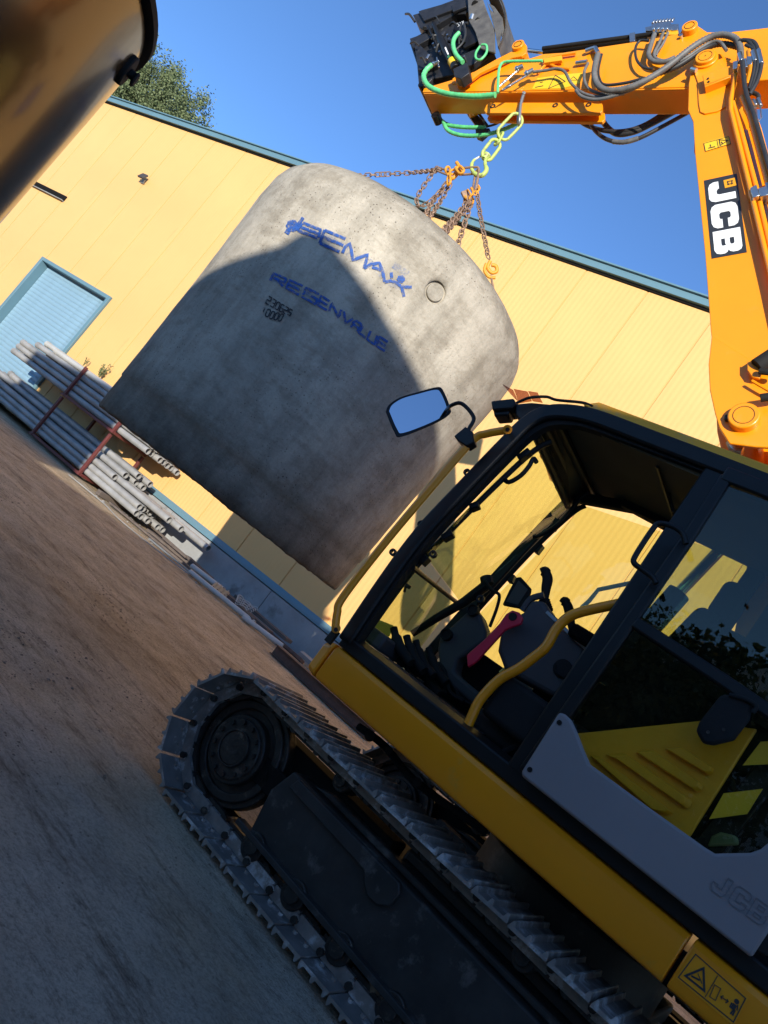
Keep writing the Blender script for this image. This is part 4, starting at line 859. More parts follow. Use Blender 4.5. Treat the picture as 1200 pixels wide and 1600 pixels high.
# rear of the cab, engine hood, counterweight
q = MB(); q.strip([ev(.42, 3.40, 1.25), ev(.35, 3.40, 2.0), ev(.34, 3.40, 2.84)], .10, LT(.05)); q.strip([ev(.42, 4.18, 1.25), ev(.35, 4.18, 2.0), ev(.34, 4.18, 2.84)], .10, LT(.05)); q.box(ev(.36, 3.8, 1.75), (.04, .75, .9)); q.box(ev(.36, 3.8, 2.77), (.06, .75, .10)); q.build('cab_rear_frame', 'black', ex, bevel=.01)
q = MB(); q.box(ev(-.55, 4.1, 1.75), (1.5, 1.1, .9)); q.box(ev(-.55, 5.2, 1.75), (1.5, .9, 1.0)); q.build('engine_hood', 'yellow', ex, bevel=.05, seg=3)
q = MB(); q.prism([ev(-1.3, 3.42, .95), ev(-1.3, 3.42, 2.1), ev(-1.75, 3.6, 2.1), ev(-1.8, 3.6, .95)], LT(2.2)); q.build('counterweight', 'black', ex, bevel=.06, seg=3)
q = MB(); q.box(ev(1.25, CR+.03, 1.42), (1.95, .03, .36)); q.box(ev(.66, CR+.03, 1.85), (.66, .03, 1.2)); q.box(ev(1.19, CR+.03, 1.83), (.40, .03, .60)); q.strip([ev(1.02, CR, 1.6), ev(1.0, CR, 2.8)], .09, LT(.06)); q.build('right_side_panel', 'dark', ex, bevel=.006)
q = MB(); q.box(ev(1.3, 4.08, 1.42), (.85, .16, .34)); q.build('right_console', 'plastic', ex, bevel=.03, seg=3)
# ---- cab interior
q = MB(); q.box(ev(1.32, 3.80, 1.235), (1.85, .84, .03)); q.build('floor_mat', 'mat_', ex, bevel=.006)
q = MB()
for i in range(24): q.box(ev(2.12-.03*i, 3.55, 1.256), (.008, .30, .008))
tagm = q.build('mat_ribs', 'mat_', ex); tag(tagm, kind='stuff')
Z7 = lambda pts: z2(pts, 560, 840, .36667)
q = MB(); q.prism(pes(Z7([(455, 320), (490, 290), (520, 330), (545, 400), (540, 440), (420, 520), (410, 570), (440, 600), (540, 680), (520, 740), (400, 640), (345, 560), (335, 470), (345, 420)]), 4.02), LT(.12)); fc = q.build('front_console', 'plastic', ex, bevel=.02, seg=3)
for c in ((375, 412), (487, 308)):
    q = MB(); p = pe(*Z7([c])[0], 4.0); q.pipe(p-LT(.012), p+LT(.03), .036, .027, 24); q.cyl(p+LT(.0), p+LT(.02), .026, n=20); q.build('air_vent', 'rubber', fc)
cons = Z7([(640, 350), (700, 315), (735, 262), (790, 265), (815, 310), (972, 470), (960, 520), (880, 660), (830, 680), (760, 640), (620, 560), (590, 480), (600, 420)])
q = MB(); q.prism(pes(cons, 3.52), LT(.18)); lc_ = q.build('left_console', 'plastic', ex, bevel=.025, seg=3)
q = MB(); q.strip(pes(Z7([(800, 315), (885, 395), (975, 475)]), 3.515), .02, LT(.03)); q.build('console_trim', 'silver', lc_, bevel=.004)
q = MB(); p = pe(*Z7([(870, 558)])[0], 3.515); q.cyl(p+LT(.01), p-LT(.008), .045, n=24); q.strip(pes(Z7([(838, 540), (842, 575), (880, 600)]), 3.5), .008, LT(.01)); q.build('console_pocket', 'rubber', lc_, bevel=.004)
q = MB(); lv = Z7([(465, 552), (460, 500), (545, 425), (600, 365), (628, 325), (655, 308), (685, 318), (700, 342), (690, 368), (660, 378), (625, 392), (590, 430), (500, 530)])
q.prism(pes(lv, 3.46), LT(.022)); rl = q.build('safety_lever', 'red', ex, bevel=.006, seg=3)
q = MB(); p = pe(*Z7([(657, 336)])[0], 3.455); q.cyl(p, p+LT(.03), .021, n=18); q.build('pivot_bolt', 'rubber', rl)
q = MB(); q.tube(spline(pes(Z7([(700, 312), (735, 262), (790, 245)]), 3.55), 4), .018, 8); q.build('lever_arm', 'plastic', ex)
# joysticks
def joystick(pts, l, name='joystick'):
    q_ = MB(); a_ = spline(pes(pts, l), 5); n_ = len(a_); q_.tube(a_, [.017+.010*math.sin(math.pi*min(1, i/(n_-1)*1.1))+(.006 if i > n_*.65 else 0) for i in range(n_)], 12); j_ = q_.build(name, 'rubber', ex, ang=60)
    q_ = MB(); b0_ = a_[0]; d_ = (a_[0]-a_[4]).normalized()
    for i in range(5): q_.cyl(b0_+d_*(.012*i), b0_+d_*(.012*i+.007), .026+.005*i, n=18)
    q_.build('bellows', 'rubber', j_)
joystick(Z7([(795, 262), (800, 215), (806, 175), (795, 145), (780, 148)]), 3.62)
joystick(Z7([(912, 400), (902, 340), (895, 300), (880, 272), (870, 280)]), 4.0)
q = MB(); q.prism(pes(Z7([(672, 168), (690, 165), (735, 215), (728, 245), (690, 300), (612, 285), (640, 225)]), 4.0), LT(.03)); mo = q.build('monitor', 'rubber', ex, bevel=.008)
q = MB(); q.prism(pes(Z7([(682, 182), (722, 220), (680, 285), (630, 272)]), 3.997), LT(.002)); q.build('screen', 'plastic', mo, smooth=False)
q = MB(); q.tube(spline(pes(Z7([(540, 185), (570, 225), (600, 245), (590, 300), (560, 380)]), 4.02), 5), .010, 8); q.build('monitor_arm', 'rubber', ex)
q = MB(); q.tube(pes(Z7([(230, 410), (330, 345), (450, 275), (550, 200)]), 4.1), [.022, .026, .03, .034], 10); q.tube(pes(Z7([(550, 200), (545, 170)]), 4.1), .04, 10); q.build('steering_brace', 'black', ex)
q = MB(); q.prism(pes(Z7([(480, 258), (520, 235), (525, 258), (500, 268)]), 4.1), LT(.02)); q.build('lug', 'black', ex)
# pedals and rubber boots in the footwell
for k, (x, y, s_) in enumerate(((150, 385, 1), (205, 420, 1), (245, 440, .9), (300, 470, .9), (270, 520, 1.1))):
    q = MB(); pts = pes(Z7([(x, y), (x+12, y+45), (x+32, y+95), (x+75, y+150)]), 3.7+.06*k); q.tube(spline(pts, 4), [.022*s_]*4+[.032*s_]*5+[.028*s_]*4, 10); q.build('pedal', 'rubber', ex, ang=60)
q = MB()
for k in range(9):
    a = random.Random(k); x = 60+a.uniform(0, 330); q.tube(spline(pes(Z7([(x, 450+x*.25), (x+30, 470+x*.3), (x+50, 520+x*.4), (x+110, 545+x*.45)]), 3.75+a.uniform(0, .3)), 4), .012, 6)
q.build('pedal_hoses', 'rubber', ex)
q = MB(); q.box(pe(620, 1020, 3.9), (.2, .7, .09)); q.build('footrest', 'plastic', ex, bevel=.015)
# sticker on lower glass
q = MB(); q.prism([pe(*c, 4.0) for c in Z7([(75, 345), (150, 375), (135, 415), (100, 455), (65, 410)])], LT(.001)); q.build('glass_sticker', 'decaly', ex, smooth=False)
# seat
q = MB(); q.box(ev(1.22, 3.82, 1.70), (.52, .50, .15)); q.box(ev(.96, 3.82, 2.02), (.14, .50, .62), Matrix.Rotation(R_(-10), 3, 'Y')); q.box(ev(1.2, 3.82, 1.45), (.44, .38, .36)); q.build('seat', 'fabric', ex, bevel=.05, seg=4)
q = MB(); q.box(ev(.92, 3.82, 2.43), (.10, .27, .21)); q.build('headrest', 'fabric', ex, bevel=.045, seg=4)
q = MB(); q.box(ev(1.12, 3.47, 1.44), (.70, .14, .22)); q.box(ev(1.1, 3.65, 1.30), (.9, .3, .10)); q.build('seat_base', 'rubber', ex, bevel=.03, seg=3); q = MB(); q.box(ev(1.2, 3.50, 1.90), (.34, .07, .07)); q.build('armrest', 'fabric', ex, bevel=.02)
q = MB(); a = pes([(760, 1185), (800, 1170), (840, 1150), (870, 1120)], 3.5); q.tube(spline(a, 5), .018, 8); q.build('floor_cable', 'rubber', ex)
q = MB(); q.cyl(pe(782, 1052, 3.62), pe(796, 1040, 3.62), .012, n=10); q.cyl(pe(776, 1062, 3.6), pe(786, 1070, 3.6), .008, n=8); q.build('brass_fitting', 'brass', ex)
# yellow door-side hand rail and steel rail
q = MB(); q.tube(spline(pes(Z7([(452, 835), (480, 770), (520, 690), (600, 605), (680, 560), (745, 512), (800, 465), (850, 382), (925, 325), (1110, 282)]), 3.38), 6), .024, 12); q.build('hand_rail', 'yellow', ex, ang=60)
q = MB(); q.cyl(pe(725, 1143, 3.38)+Vector((0, 0, .012)), pe(725, 1143, 3.38)-Vector((0, 0, .01)), .035, n=16); q.build('rail_foot', 'yellow', ex)
q = MB(); q.tube(pes(Z7([(950, 300), (985, 268), (1022, 222), (1200, 185)]), 4.35), .014, 8); q.tube(pes(Z7([(950, 300), (1110, 272), (1200, 262)]), 4.35), .012, 8); q.tube(pes(Z7([(920, 370), (990, 440), (1040, 500)]), 4.35), .010, 8); q.build('outer_hand_rail', 'silver', ex)

# ---- main boom (behind the cab), its pin joint
ML = 4.28
mbp = [(1140, 693), (1124, 668), (1117, 645), (1109, 609), (1107, 569), (1112, 524), (1170, 560), (1235, 600), (1300, 700), (1340, 820), (1330, 1000), (1260, 1120), (1120, 1120), (1145, 1000), (1165, 900), (1172, 830), (1200, 750), (1215, 700), (1180, 698)]
for side in (0, 1):
    q = MB(); q.prism(pes(mbp, ML) if not side else [p+LT(.50) for p in pes(mbp, ML)], LT(.022)); bmn = q.build('main_boom_plate', 'yellow', ex, bevel=.006, seg=3)
q = MB(); q.prism([p+LT(.07) for p in pes([(1225, 640), (1290, 720), (1330, 830), (1320, 1000), (1250, 1100), (1130, 1100), (1155, 1000), (1175, 900), (1185, 820), (1215, 740)], ML)], LT(.36)); q.build('main_boom', 'yellow', ex, bevel=.01)
q = MB(); c = pe(1163, 656, ML); q.cyl(c-LT(.055), c+LT(.57), .088, n=40); bn = q.build('boom_pin', 'yellow', ex, bevel=.008)
q = MB(); q.pipe(c-LT(.058), c-LT(.050), .060, .057, 36); q.cyl(c-LT(.03)+Vector((.085, 0, -.035)), c-LT(.0)+Vector((.085, 0, -.035)), .018, n=10); q.build('pin_ring', 'greasy', bn)
q = MB(); q.tube(spline(pes([(1142, 690), (1148, 702), (1160, 706)], ML+.1), 4), .03, 8); q.build('joint_pipe', 'steel', ex)
# boom lift cylinder seen through the door glass
q = MB(); q.cyl(pe(1122, 862, 4.30), pe(1062, 925, 4.30), .034, n=20); q.build('lift_rod', 'chrome', ex); q = MB(); q.cyl(pe(1062, 925, 4.30), pe(960, 1040, 4.30), .065, n=24); q.build('lift_cylinder', 'rubber', ex, bevel=.008)
# ---- second boom with the JCB logo
TL = 4.33
tb_ = [(1080, 110), (1076, 131), (1075, 172), (1083, 190), (1086, 240), (1102, 400), (1111, 521), (1116, 553), (1140, 580), (1185, 615), (1235, 640), (1300, 640), (1275, 560), (1262, 480), (1225, 330), (1190, 200), (1168, 140), (1150, 105), (1128, 84), (1098, 84)]
q = MB(); q.prism(pes(tb_, TL), LT(.02)); sb = q.build('second_boom', 'yellow', ex, bevel=.005, seg=3)
q = MB(); inner = [(1086, 190), (1090, 240), (1107, 400), (1116, 521), (1122, 556), (1200, 612), (1280, 620), (1262, 500), (1215, 320), (1176, 190), (1150, 170), (1100, 172)]
q.prism([p+LT(.019) for p in pes(inner, TL)], LT(.37)); q.build('boom_box', 'yellow', sb, bevel=.008)
q = MB(); q.prism([p+LT(.40) for p in pes(tb_, TL)], LT(.02)); q.build('boom_plate', 'yellow', sb, bevel=.005)
Zs = lambda pts: z2(pts, 1080, 80, .16264)
# reinforcement doubler with rounded foot, bracket
q = MB(); q.prism(pes(Zs([(60, 290), (20, 180), (110, 30), (230, 40), (330, 170), (330, 530), (250, 575), (130, 600), (85, 580), (70, 500)]), TL-.012), LT(.014)); q.build('doubler_plate', 'yellow', sb, bevel=.004, seg=3)
q = MB(); q.prism(pes(Zs([(108, 232), (370, 138), (380, 240), (130, 340)]), TL-.07), LT(.02)); q.prism(pes(Zs([(125, 318), (380, 225), (380, 245), (130, 345)]), TL-.07), LT(.06)); bk_ = q.build('hose_bracket', 'yellow', sb, bevel=.004)
q = MB()
for c in ((162, 262), (168, 292)): q.cyl(pe(*Zs([c])[0], TL-.078), pe(*Zs([c])[0], TL-.06), .008, n=8)
q.build('bolt', 'greasy', bk_)
q = MB(); c = pe(1103, 97, TL); q.cyl(c-LT(.055), c+LT(.47), .075, n=40); q.cyl(c-LT(.03), c+LT(.0), .092, n=40); pn = q.build('stick_pin', 'yellow', ex, bevel=.006)
q = MB(); q.pipe(c-LT(.058), c-LT(.05), .052, .049, 30); q.cyl(c-LT(.058), c-LT(.05), .005, n=8); q.build('pin_ring', 'greasy', pn)
q = MB(); q.cyl(pe(1080, 108, TL-.03), pe(1088, 110, TL-.03), .018, n=8); q.build('grease_fitting', 'steel', pn)
# logo on the second boom
def logo_pt(x, y, l=TL-.0032):       # x: across image (0..1 left to right), y: 0..1 down
    a = Vector((1100, 282)); b2 = Vector((1151, 271)); c = Vector((1112, 404)); d = Vector((1167, 394)); p = a*(1-x)*(1-y)+b2*x*(1-y)+c*(1-x)*y+d*x*y; return pe(p.x, p.y, l)
q = MB(); q.prism([logo_pt(0, 0), logo_pt(1, 0), logo_pt(1, 1), logo_pt(0, 1)], LT(.002)); q.build('logo_plate', 'decalblk', sb, smooth=False)
q = MB(); LL = TL-.0062
def glyph(pl, y0, y1):   # glyph x -> down the image, glyph y up -> toward the right
    return [logo_pt(.10+.80*y, y0+(y1-y0)*x, LL) for x, y in pl]
J_ = [(1, 1), (1, .22), (.93, .07), (.80, 0), (.25, 0), (.08, .06), (0, .2), (0, .40), (.36, .40), (.36, .36), (.45, .30), (.60, .30), (.66, .38), (.66, 1)]
C_ = [(1, .60), (1, .80), (.92, .94), (.76, 1), (.24, 1), (.08, .94), (0, .80), (0, .20), (.08, .06), (.24, 0), (.76, 0), (.92, .06), (1, .20), (1, .40), (.64, .40), (.64, .34), (.58, .30), (.42, .30), (.36, .36), (.36, .66), (.42, .72), (.58, .72), (.64, .68), (.64, .60)]
q.prism(glyph(J_, .05, .30), LT(.0018)); q.prism(glyph(C_, .335, .635), LT(.0018))
B1 = [(0, 0), (.36, 0), (.36, 1), (0, 1)]
for pl in (B1, [(.36, 0), (.80, 0), (.95, .07), (1, .2), (1, .36), (.94, .46), (.85, .50), (.66, .50), (.66, .30), (.60, .27), (.36, .27)], [(.36, .41), (.60, .41), (.66, .44), (.66, .50), (.85, .50), (.93, .55), (.98, .65), (.98, .82), (.92, .95), (.80, 1), (.36, 1), (.36, .74), (.58, .74), (.64, .70), (.64, .62), (.58, .58), (.36, .58)]):
    q.prism(glyph(pl, .67, .965), LT(.0018))
q.build('logo_lettering', 'white', sb, smooth=False)
q = MB(); q.prism([logo_pt(x, y, LL) for x, y in ((.58, .05), (.93, .045), (.95, .145), (.60, .15))], LT(.0018)); ol = q.build('small_sticker', 'decalo', sb, smooth=False)
q = MB()
for (x0, y0, x1, y1) in ((.68, .075, .86, .075), (.68, .11, .86, .11), (.70, .075, .72, .12), (.84, .07, .82, .12)): q.strip([logo_pt(x0, y0, LL-.003), logo_pt(x1, y1, LL-.003)], .006, LT(.0015))
q.build('sticker_print', 'decalblk', ol, smooth=False)
q = MB(); q.prism(pes(Zs([(118, 880), (365, 812), (382, 890), (135, 965)]), TL-.003), LT(.002)); wd_ = q.build('warning_decal', 'decaly', sb, smooth=False)
q = MB()
flatstroke(q, Zs([(122, 884), (362, 818), (378, 888), (138, 960)]), .003, LL, True); flatstroke(q, Zs([(248, 852), (262, 925)]), .003, LL); flatstroke(q, Zs([(270, 850), (350, 855), (280, 905)]), .006, LL, True); flatstroke(q, Zs([(165, 930), (230, 915)]), .008, LL); flatstroke(q, Zs([(182, 895), (188, 915)]), .006, LL); flatstroke(q, Zs([(290, 868), (300, 885)]), .006, LL)
q.build('pictogram', 'decalblk', wd_, smooth=False)
# ---- stick
SL, SWD = 4.39, .26
Z1 = lambda pts: z2(pts, 600, 0, .5)
stk = [(660, 144), (840, 141), (1075, 136), (1200, 124), (1290, 112), (1290, 34), (1200, 43), (1140, 50), (1105, 50), (1090, 40), (1079, 36), (1068, 42), (1062, 52), (1000, 64), (880, 82), (850, 84), (825, 92), (740, 112), (715, 122), (662, 138)]
q = MB(); q.prism(pes(stk, SL), LT(SWD)); stick = q.build('stick', 'yellow', ex, bevel=.006, seg=3)
q = MB(); q.strip(pes([(662, 146), (842, 143), (1075, 138)], SL-.012), .012, LT(.02)); q.build('edge_flange', 'yellow', stick, bevel=.003)
# hanging lug plates under the stick
lug = z2([(625, 690), (640, 655), (655, 640), (1360, 640), (1366, 655), (1366, 690), (1350, 706), (640, 706)], 600, 0, .25)
q = MB(); q.prism(pes(lug, SL+.07), LT(.03)); q.prism([p+LT(.09) for p in pes(lug, SL+.07)], LT(.03)); lg = q.build('lifting_plate', 'yellow', stick, bevel=.004)
q = MB()
for c in ((680, 662), (1070, 656), (1278, 652)): p = pe(*z2([c], 600, 0, .25)[0], SL+.065); q.pipe(p, p+LT(.006), .026, .013, 18)
q.build('pin_hole', 'greasy', lg)
# top lug and pin on the stick
q = MB(); c = pe(1078, 45, SL-.02); q.cyl(c-LT(.03), c+LT(.32), .062, n=32); pn2 = q.build('cylinder_pin', 'yellow', ex, bevel=.006)
q = MB(); q.pipe(c-LT(.034), c-LT(.028), .040, .037, 26); q.build('pin_ring', 'greasy', pn2)
q = MB(); q.cyl(c+LT(-.01)+pe(1064, 56, SL)-pe(1078, 45, SL), c+LT(.02)+pe(1064, 56, SL)-pe(1078, 45, SL), .016, n=8); q.build('grease_fitting', 'steel', pn2)
# warning label on the stick
Z3 = lambda pts: z2(pts, 600, 0, .25)
q = MB(); q.prism(pes(Z3([(925, 555), (960, 488), (1150, 462), (1240, 455), (1225, 520), (1120, 552)]), SL-.003), LT(.002)); wl_ = q.build('warning_decal', 'decaly', stick, smooth=False)
q = MB(); flatstroke(q, Z3([(1028, 552), (1070, 468), (1132, 508)]), .006, SL-.006, True); flatstroke(q, Z3([(1160, 500), (1185, 478), (1210, 500)]), .004, SL-.006, True); flatstroke(q, Z3([(945, 545), (995, 535)]), .008, SL-.006); flatstroke(q, Z3([(975, 515), (992, 512)]), .008, SL-.006); flatstroke(q, Z3([(1065, 500), (1100, 508)]), .004, SL-.006)
q.build('pictogram', 'decalblk', wl_, smooth=False)
# bucket cylinder on top of the stick
q = MB(); q.cyl(pe(1052, 56, 4.52), pe(850, 82, 4.52), .034, n=20); bc = q.build('bucket_cylinder', 'black', ex, bevel=.004)
q = MB(); q.cyl(pe(1045, 50, 4.44), pe(848, 76, 4.44), .02, n=14); q.build('cylinder_pipe', 'rubber', bc)
q = MB(); q.prism(pes([(983, 52), (992, 50), (992, 64), (984, 65)], 4.4), LT(.08)); q.build('pipe_clamp', 'steel', bc, bevel=.003)
q = MB(); q.cyl(pe(850, 82, 4.52), pe(818, 78, 4.52), .02, n=14); q.build('cylinder_rod', 'chrome', bc)
# hydraulic valve block
Zv = lambda pts: z2(pts, 900, 0, .25)
q = MB()
for pl in ([(470, 150), (590, 130), (600, 185), (480, 205)], [(430, 170), (475, 160), (480, 190), (435, 192)], [(595, 150), (640, 148), (636, 185), (600, 190)]): q.prism(pes(Zv(pl), 4.42), LT(.09))
for i in range(7): p = pe(*Zv([(478+i*20, 146-i*2)])[0], 4.45); q.cyl(p, p+Vector((0, 0, .035)), .012, n=8)
for i in range(4): p = pe(*Zv([(490+i*28, 192)])[0], 4.40); q.cyl(p, p+Vector((0, .03, -.01)), .013, n=8)
q.build('valve_block', 'steel', ex, bevel=.003); q = MB(); q.prism(pes(Zv([(505, 195), (638, 185), (636, 215), (540, 218), (500, 205)]), 4.43), LT(.1)); q.build('valve_bracket', 'yellow_dirty', ex, bevel=.003)
# tipping link
lk = Z3([(445, 505), (450, 485), (475, 480), (520, 490), (560, 450), (700, 370), (800, 320), (805, 270), (830, 250), (870, 255), (892, 285), (888, 330), (860, 350), (800, 360), (720, 400), (600, 455), (530, 510), (490, 530), (460, 525)])
q = MB(); q.prism(pes(lk, SL-.05), LT(.03)); q.prism([p+LT(.33) for p in pes(lk, SL-.05)], LT(.03)); li = q.build('tipping_link', 'yellow', ex, bevel=.005, seg=3)
q = MB(); c = pe(810, 72, SL-.06); q.cyl(c-LT(.02), c+LT(.40), .060, n=32); q.cyl(pe(718, 126, SL-.06), pe(718, 126, SL-.06)+LT(.40), .04, n=24); q.build('link_pin', 'yellow', li, bevel=.005)
q = MB(); q.pipe(c-LT(.025), c-LT(.018), .038, .035, 26); q.build('pin_ring', 'greasy', li)
q = MB(); q.prism(pes(Z3([(430, 490), (445, 480), (440, 525), (425, 520)]), SL-.01), LT(.02)); q.build('link_boss', 'yellow', li)
# ---- tiltrotator and bucket
q = MB()
q.prism(pes(Z3([(205, 400), (160, 265), (170, 240), (250, 200), (380, 150), (520, 150), (640, 260), (690, 330), (520, 400), (430, 470), (300, 490), (235, 560), (215, 520)]), 4.42), LT(.24))
tr_ = q.build('tiltrotator', 'tooldark', ex, bevel=.01)
def part3(name, polys, l, d, m, parent=tr_, bev=.006):
    q_ = MB()
    for pl in polys: q_.prism(pes(Z3(pl), l), LT(d))
    return q_.build(name, m, parent, bevel=bev)
part3('quick_hitch', [[(180, 92), (205, 85), (430, 0), (540, -60), (600, 20), (505, 85), (440, 90), (260, 195), (225, 175)]], 4.36, .34, 'tooldark')
part3('hitch_rib', [[(215, 70), (235, 62), (420, 10), (500, 20), (440, 55), (250, 130)]], 4.33, .04, 'tooldark')
part3('hitch_plate', [[(420, 30), (505, 0), (512, 40), (430, 75)]], 4.32, .03, 'tooldark')
part3('side_shield', [[(490, 290), (600, 160), (632, 138), (650, 150), (648, 190), (600, 250), (500, 300)]], 4.34, .03, 'black')
part3('lower_housing', [[(465, 350), (620, 285), (640, 330), (560, 400), (500, 420)], [(160, 240), (260, 205), (300, 230), (180, 300)], [(180, 235), (290, 345), (330, 400), (215, 440)]], 4.36, .06, 'tooldark')
q = MB(); c = pe(*Z3([(240, 520)])[0], 4.36); q.cyl(c, c+LT(.34), .05, n=24); q.cyl(pe(*Z3([(570, 25)])[0], 4.30), pe(*Z3([(570, 25)])[0], 4.36), .035, n=18); q.cyl(pe(*Z3([(253, 178)])[0], 4.32), pe(*Z3([(253, 178)])[0], 4.38), .022, n=16)
q.build('pin', 'black', tr_, bevel=.004)
q = MB(); q.cyl(pe(*Z3([(310, 150)])[0], 4.30), pe(*Z3([(345, 235)])[0], 4.30), .022, n=16); q.cyl(pe(*Z3([(345, 235)])[0], 4.30), pe(*Z3([(450, 430)])[0], 4.30), .042, n=24); q.cyl(pe(*Z3([(275, 160)])[0], 4.32), pe(*Z3([(310, 240)])[0], 4.32), .012, n=10)
tc2 = q.build('tilt_cylinder', 'black', tr_, bevel=.005)
q = MB(); q.cyl(pe(*Z3([(424, 382)])[0], 4.30), pe(*Z3([(438, 408)])[0], 4.30), .0435, n=24); q.build('yellow_band', 'decaly', tc2)
part3('cylinder_mount', [[(430, 430), (520, 388), (532, 455), (480, 492), (445, 480)]], 4.24, .10, 'tooldark')
q = MB(); a = pe(*Z3([(382, 295)])[0], 4.256); b3 = pe(*Z3([(402, 340)])[0], 4.256); q.strip([a, b3], .014, LT(.001)); q.build('cylinder_label', 'white', tc2, smooth=False)
q = MB(); q.strip(pes(Z3([(402, 345), (412, 358), (398, 358)]), 4.255), .004, LT(.001), True); q.build('small_mark', 'green', tc2, smooth=False)
q = MB()
for c in ((305, 270), (318, 295), (345, 320), (395, 215), (405, 240), (500, 350), (640, 255)): p = pe(*Z3([c])[0], 4.33); q.cyl(p, p+LT(.04), .012, n=8)
q.build('bolt', 'steel', tr_)
rt_ = random.Random(9)
for k in range(16):
    x_, y_ = rt_.uniform(190, 560), rt_.uniform(110, 430); q = MB(); a_ = pe(*Z3([(x_, y_)])[0], 4.31+rt_.uniform(-.03, .03)); b_ = pe(*Z3([(x_+rt_.uniform(-60, 60), y_+rt_.uniform(-60, 60))])[0], 4.31+rt_.uniform(-.03, .03))
    if k % 3: q.tube(spline([a_, (a_+b_)/2+Vector((0, .03, .01)), b_], 4), rt_.uniform(.006, .013), 7); q.build('short_hose', 'hoseb', tr_)
    else: q.cyl(a_, a_+(b_-a_).normalized()*.06, rt_.uniform(.014, .024), n=10); q.build('hose_fitting', ('tooldark', 'steel')[k % 2], tr_, bevel=.002)
# white maker letters on the rotator housing
q = MB(); o_ = pe(*Z3([(458, 166)])[0], 4.34); ux = (pe(*Z3([(506, 146)])[0], 4.34)-o_)/3; uy = pe(*Z3([(452, 148)])[0], 4.34)-o_
for i, sts in enumerate(([[(1, 1), (0, 1), (0, .5), (1, .5), (1, 0), (0, 0)]], [[(.5, 0), (.5, 1)]], [[(0, 0), (1, 1)], [(0, 1), (1, 0)]])):
    for st in sts: q.strip([o_+ux*(i+.1+x*.65)+uy*y for x, y in st], .0045, LT(.002))
part3('rotator_housing', [[(430, 190), (440, 150), (500, 130), (560, 150), (580, 200), (520, 270), (440, 240)]], 4.345, .05, 'black'); q.build('housing_lettering', 'white', tr_, smooth=False)
bkt = part3('bucket', [[(520, -40), (600, -60), (640, 60), (690, 180), (695, 330), (600, 300), (570, 200), (530, 130)]], 4.30, .02, 'bucket', ex)
part3('bucket_side', [[(520, -40), (600, -60), (640, 60), (690, 180), (695, 330), (600, 300), (570, 200), (530, 130)]], 4.85, .02, 'bucket', bkt)
q = MB(); arc = [(640, -60), (700, -40), (738, 20), (760, 100), (762, 170), (742, 240), (715, 300)]
a = spline(pes(Z3(arc), 4.28), 6); q.loft(a[:1]+a[1:], [p+LT(.62) for p in a]) if False else None
for i in range(len(a)-1):
    p0_, p1_ = a[i], a[i+1]; cen = pe(*Z3([(560, 120)])[0], 4.28); n0_ = (p0_-cen).normalized()*.012; n1_ = (p1_-cen).normalized()*.012
    q.loft([p0_, p1_, p1_-n1_, p0_-n0_], [x+LT(.62) for x in (p0_, p1_, p1_-n1_, p0_-n0_)])
q.build('bucket_shell', 'bucket', bkt)
part3('bucket_cheek', [[(640, 0), (665, 60), (700, 90), (735, 170), (725, 250), (712, 300), (690, 180)], [(655, 20), (690, 40), (740, 110), (750, 180), (735, 240), (730, 170), (700, 100)]], 4.29, .015, 'bucket', bkt, .003)
q = MB()
for i, p in enumerate(resample(a, .022)):
    q.box(p+(p-pe(*Z3([(560, 120)])[0], 4.28)).normalized()*.006, (.010, .03, .010))
tg = q.build('cutting_edge', 'bucket', bkt); tag(tg, kind='stuff')
part3('shim_plate', [[(618, 262), (650, 240), (662, 285), (632, 300)]], 4.35, .02, 'bucket')
# ---- hoses and pipes
def hose(pts, l, r0, m, name='hose', corr=0., step=.012, par=ex, n=10, l2=None, sub=8):
    P3 = [pe(a, b2, l if l2 is None else l+(l2-l)*i/(len(pts)-1)) for i, (a, b2) in enumerate(pts)]
    s_ = spline(P3, sub)
    if corr: s_ = resample(s_, step)
    q_ = MB(); q_.tube(s_, r0, n, corr=corr); return q_.build(name, m, par, ang=75 if not corr else 60)
hose(Z3([(300, 405), (262, 440), (248, 485), (280, 540), (370, 580), (480, 598), (590, 602), (700, 592)]), 4.22, .025, 'green', 'sleeved_hose', .07, .02)
hose(Z3([(990, 380), (900, 382), (780, 384), (735, 398), (718, 440), (714, 500), (710, 585)]), 4.26, .013, 'green', 'sleeved_hose', .10, .014)
hose(Z3([(470, 205), (440, 240), (432, 285), (450, 340), (492, 388)]), 4.25, .022, 'green', 'sleeved_hose')
hose(Z3([(345, 700), (352, 745), (400, 780), (500, 795), (640, 797)]), 4.70, .020, 'green', 'sleeved_hose', .07, .02)
hose(Z3([(370, 760), (400, 815), (480, 845), (600, 846), (720, 820), (860, 760)]), 4.68, .020, 'green', 'sleeved_hose', .07, .02)
hose(Z3([(600, 290), (575, 330), (575, 365), (605, 372), (640, 330), (640, 285), (610, 280)]), 4.30, .012, 'green', 'sleeved_hose')
hose(Z3([(500, 150), (510, 210), (490, 270), (440, 320)]), 4.28, .012, 'hoseb'); hose(Z3([(480, 150), (470, 220), (470, 280)]), 4.28, .010, 'hoseb')
hose(Z3([(640, 792), (700, 775), (760, 740), (800, 720)]), 4.68, .011, 'hoseb'); hose(Z3([(860, 760), (900, 735), (930, 715)]), 4.66, .011, 'hoseb')
q = MB(); q.prism(pes(Z3([(515, 705), (575, 705), (640, 780), (570, 780)]), 4.72), LT(.04)); q.prism(pes(Z3([(570, 800), (660, 800), (640, 830), (605, 862), (575, 850)]), 4.70), LT(.05)); q.tube(pes(Z3([(590, 705), (645, 785)]), 4.68), .014, 8); q.build('far_tilt_cylinder', 'tooldark', tr_, bevel=.004)
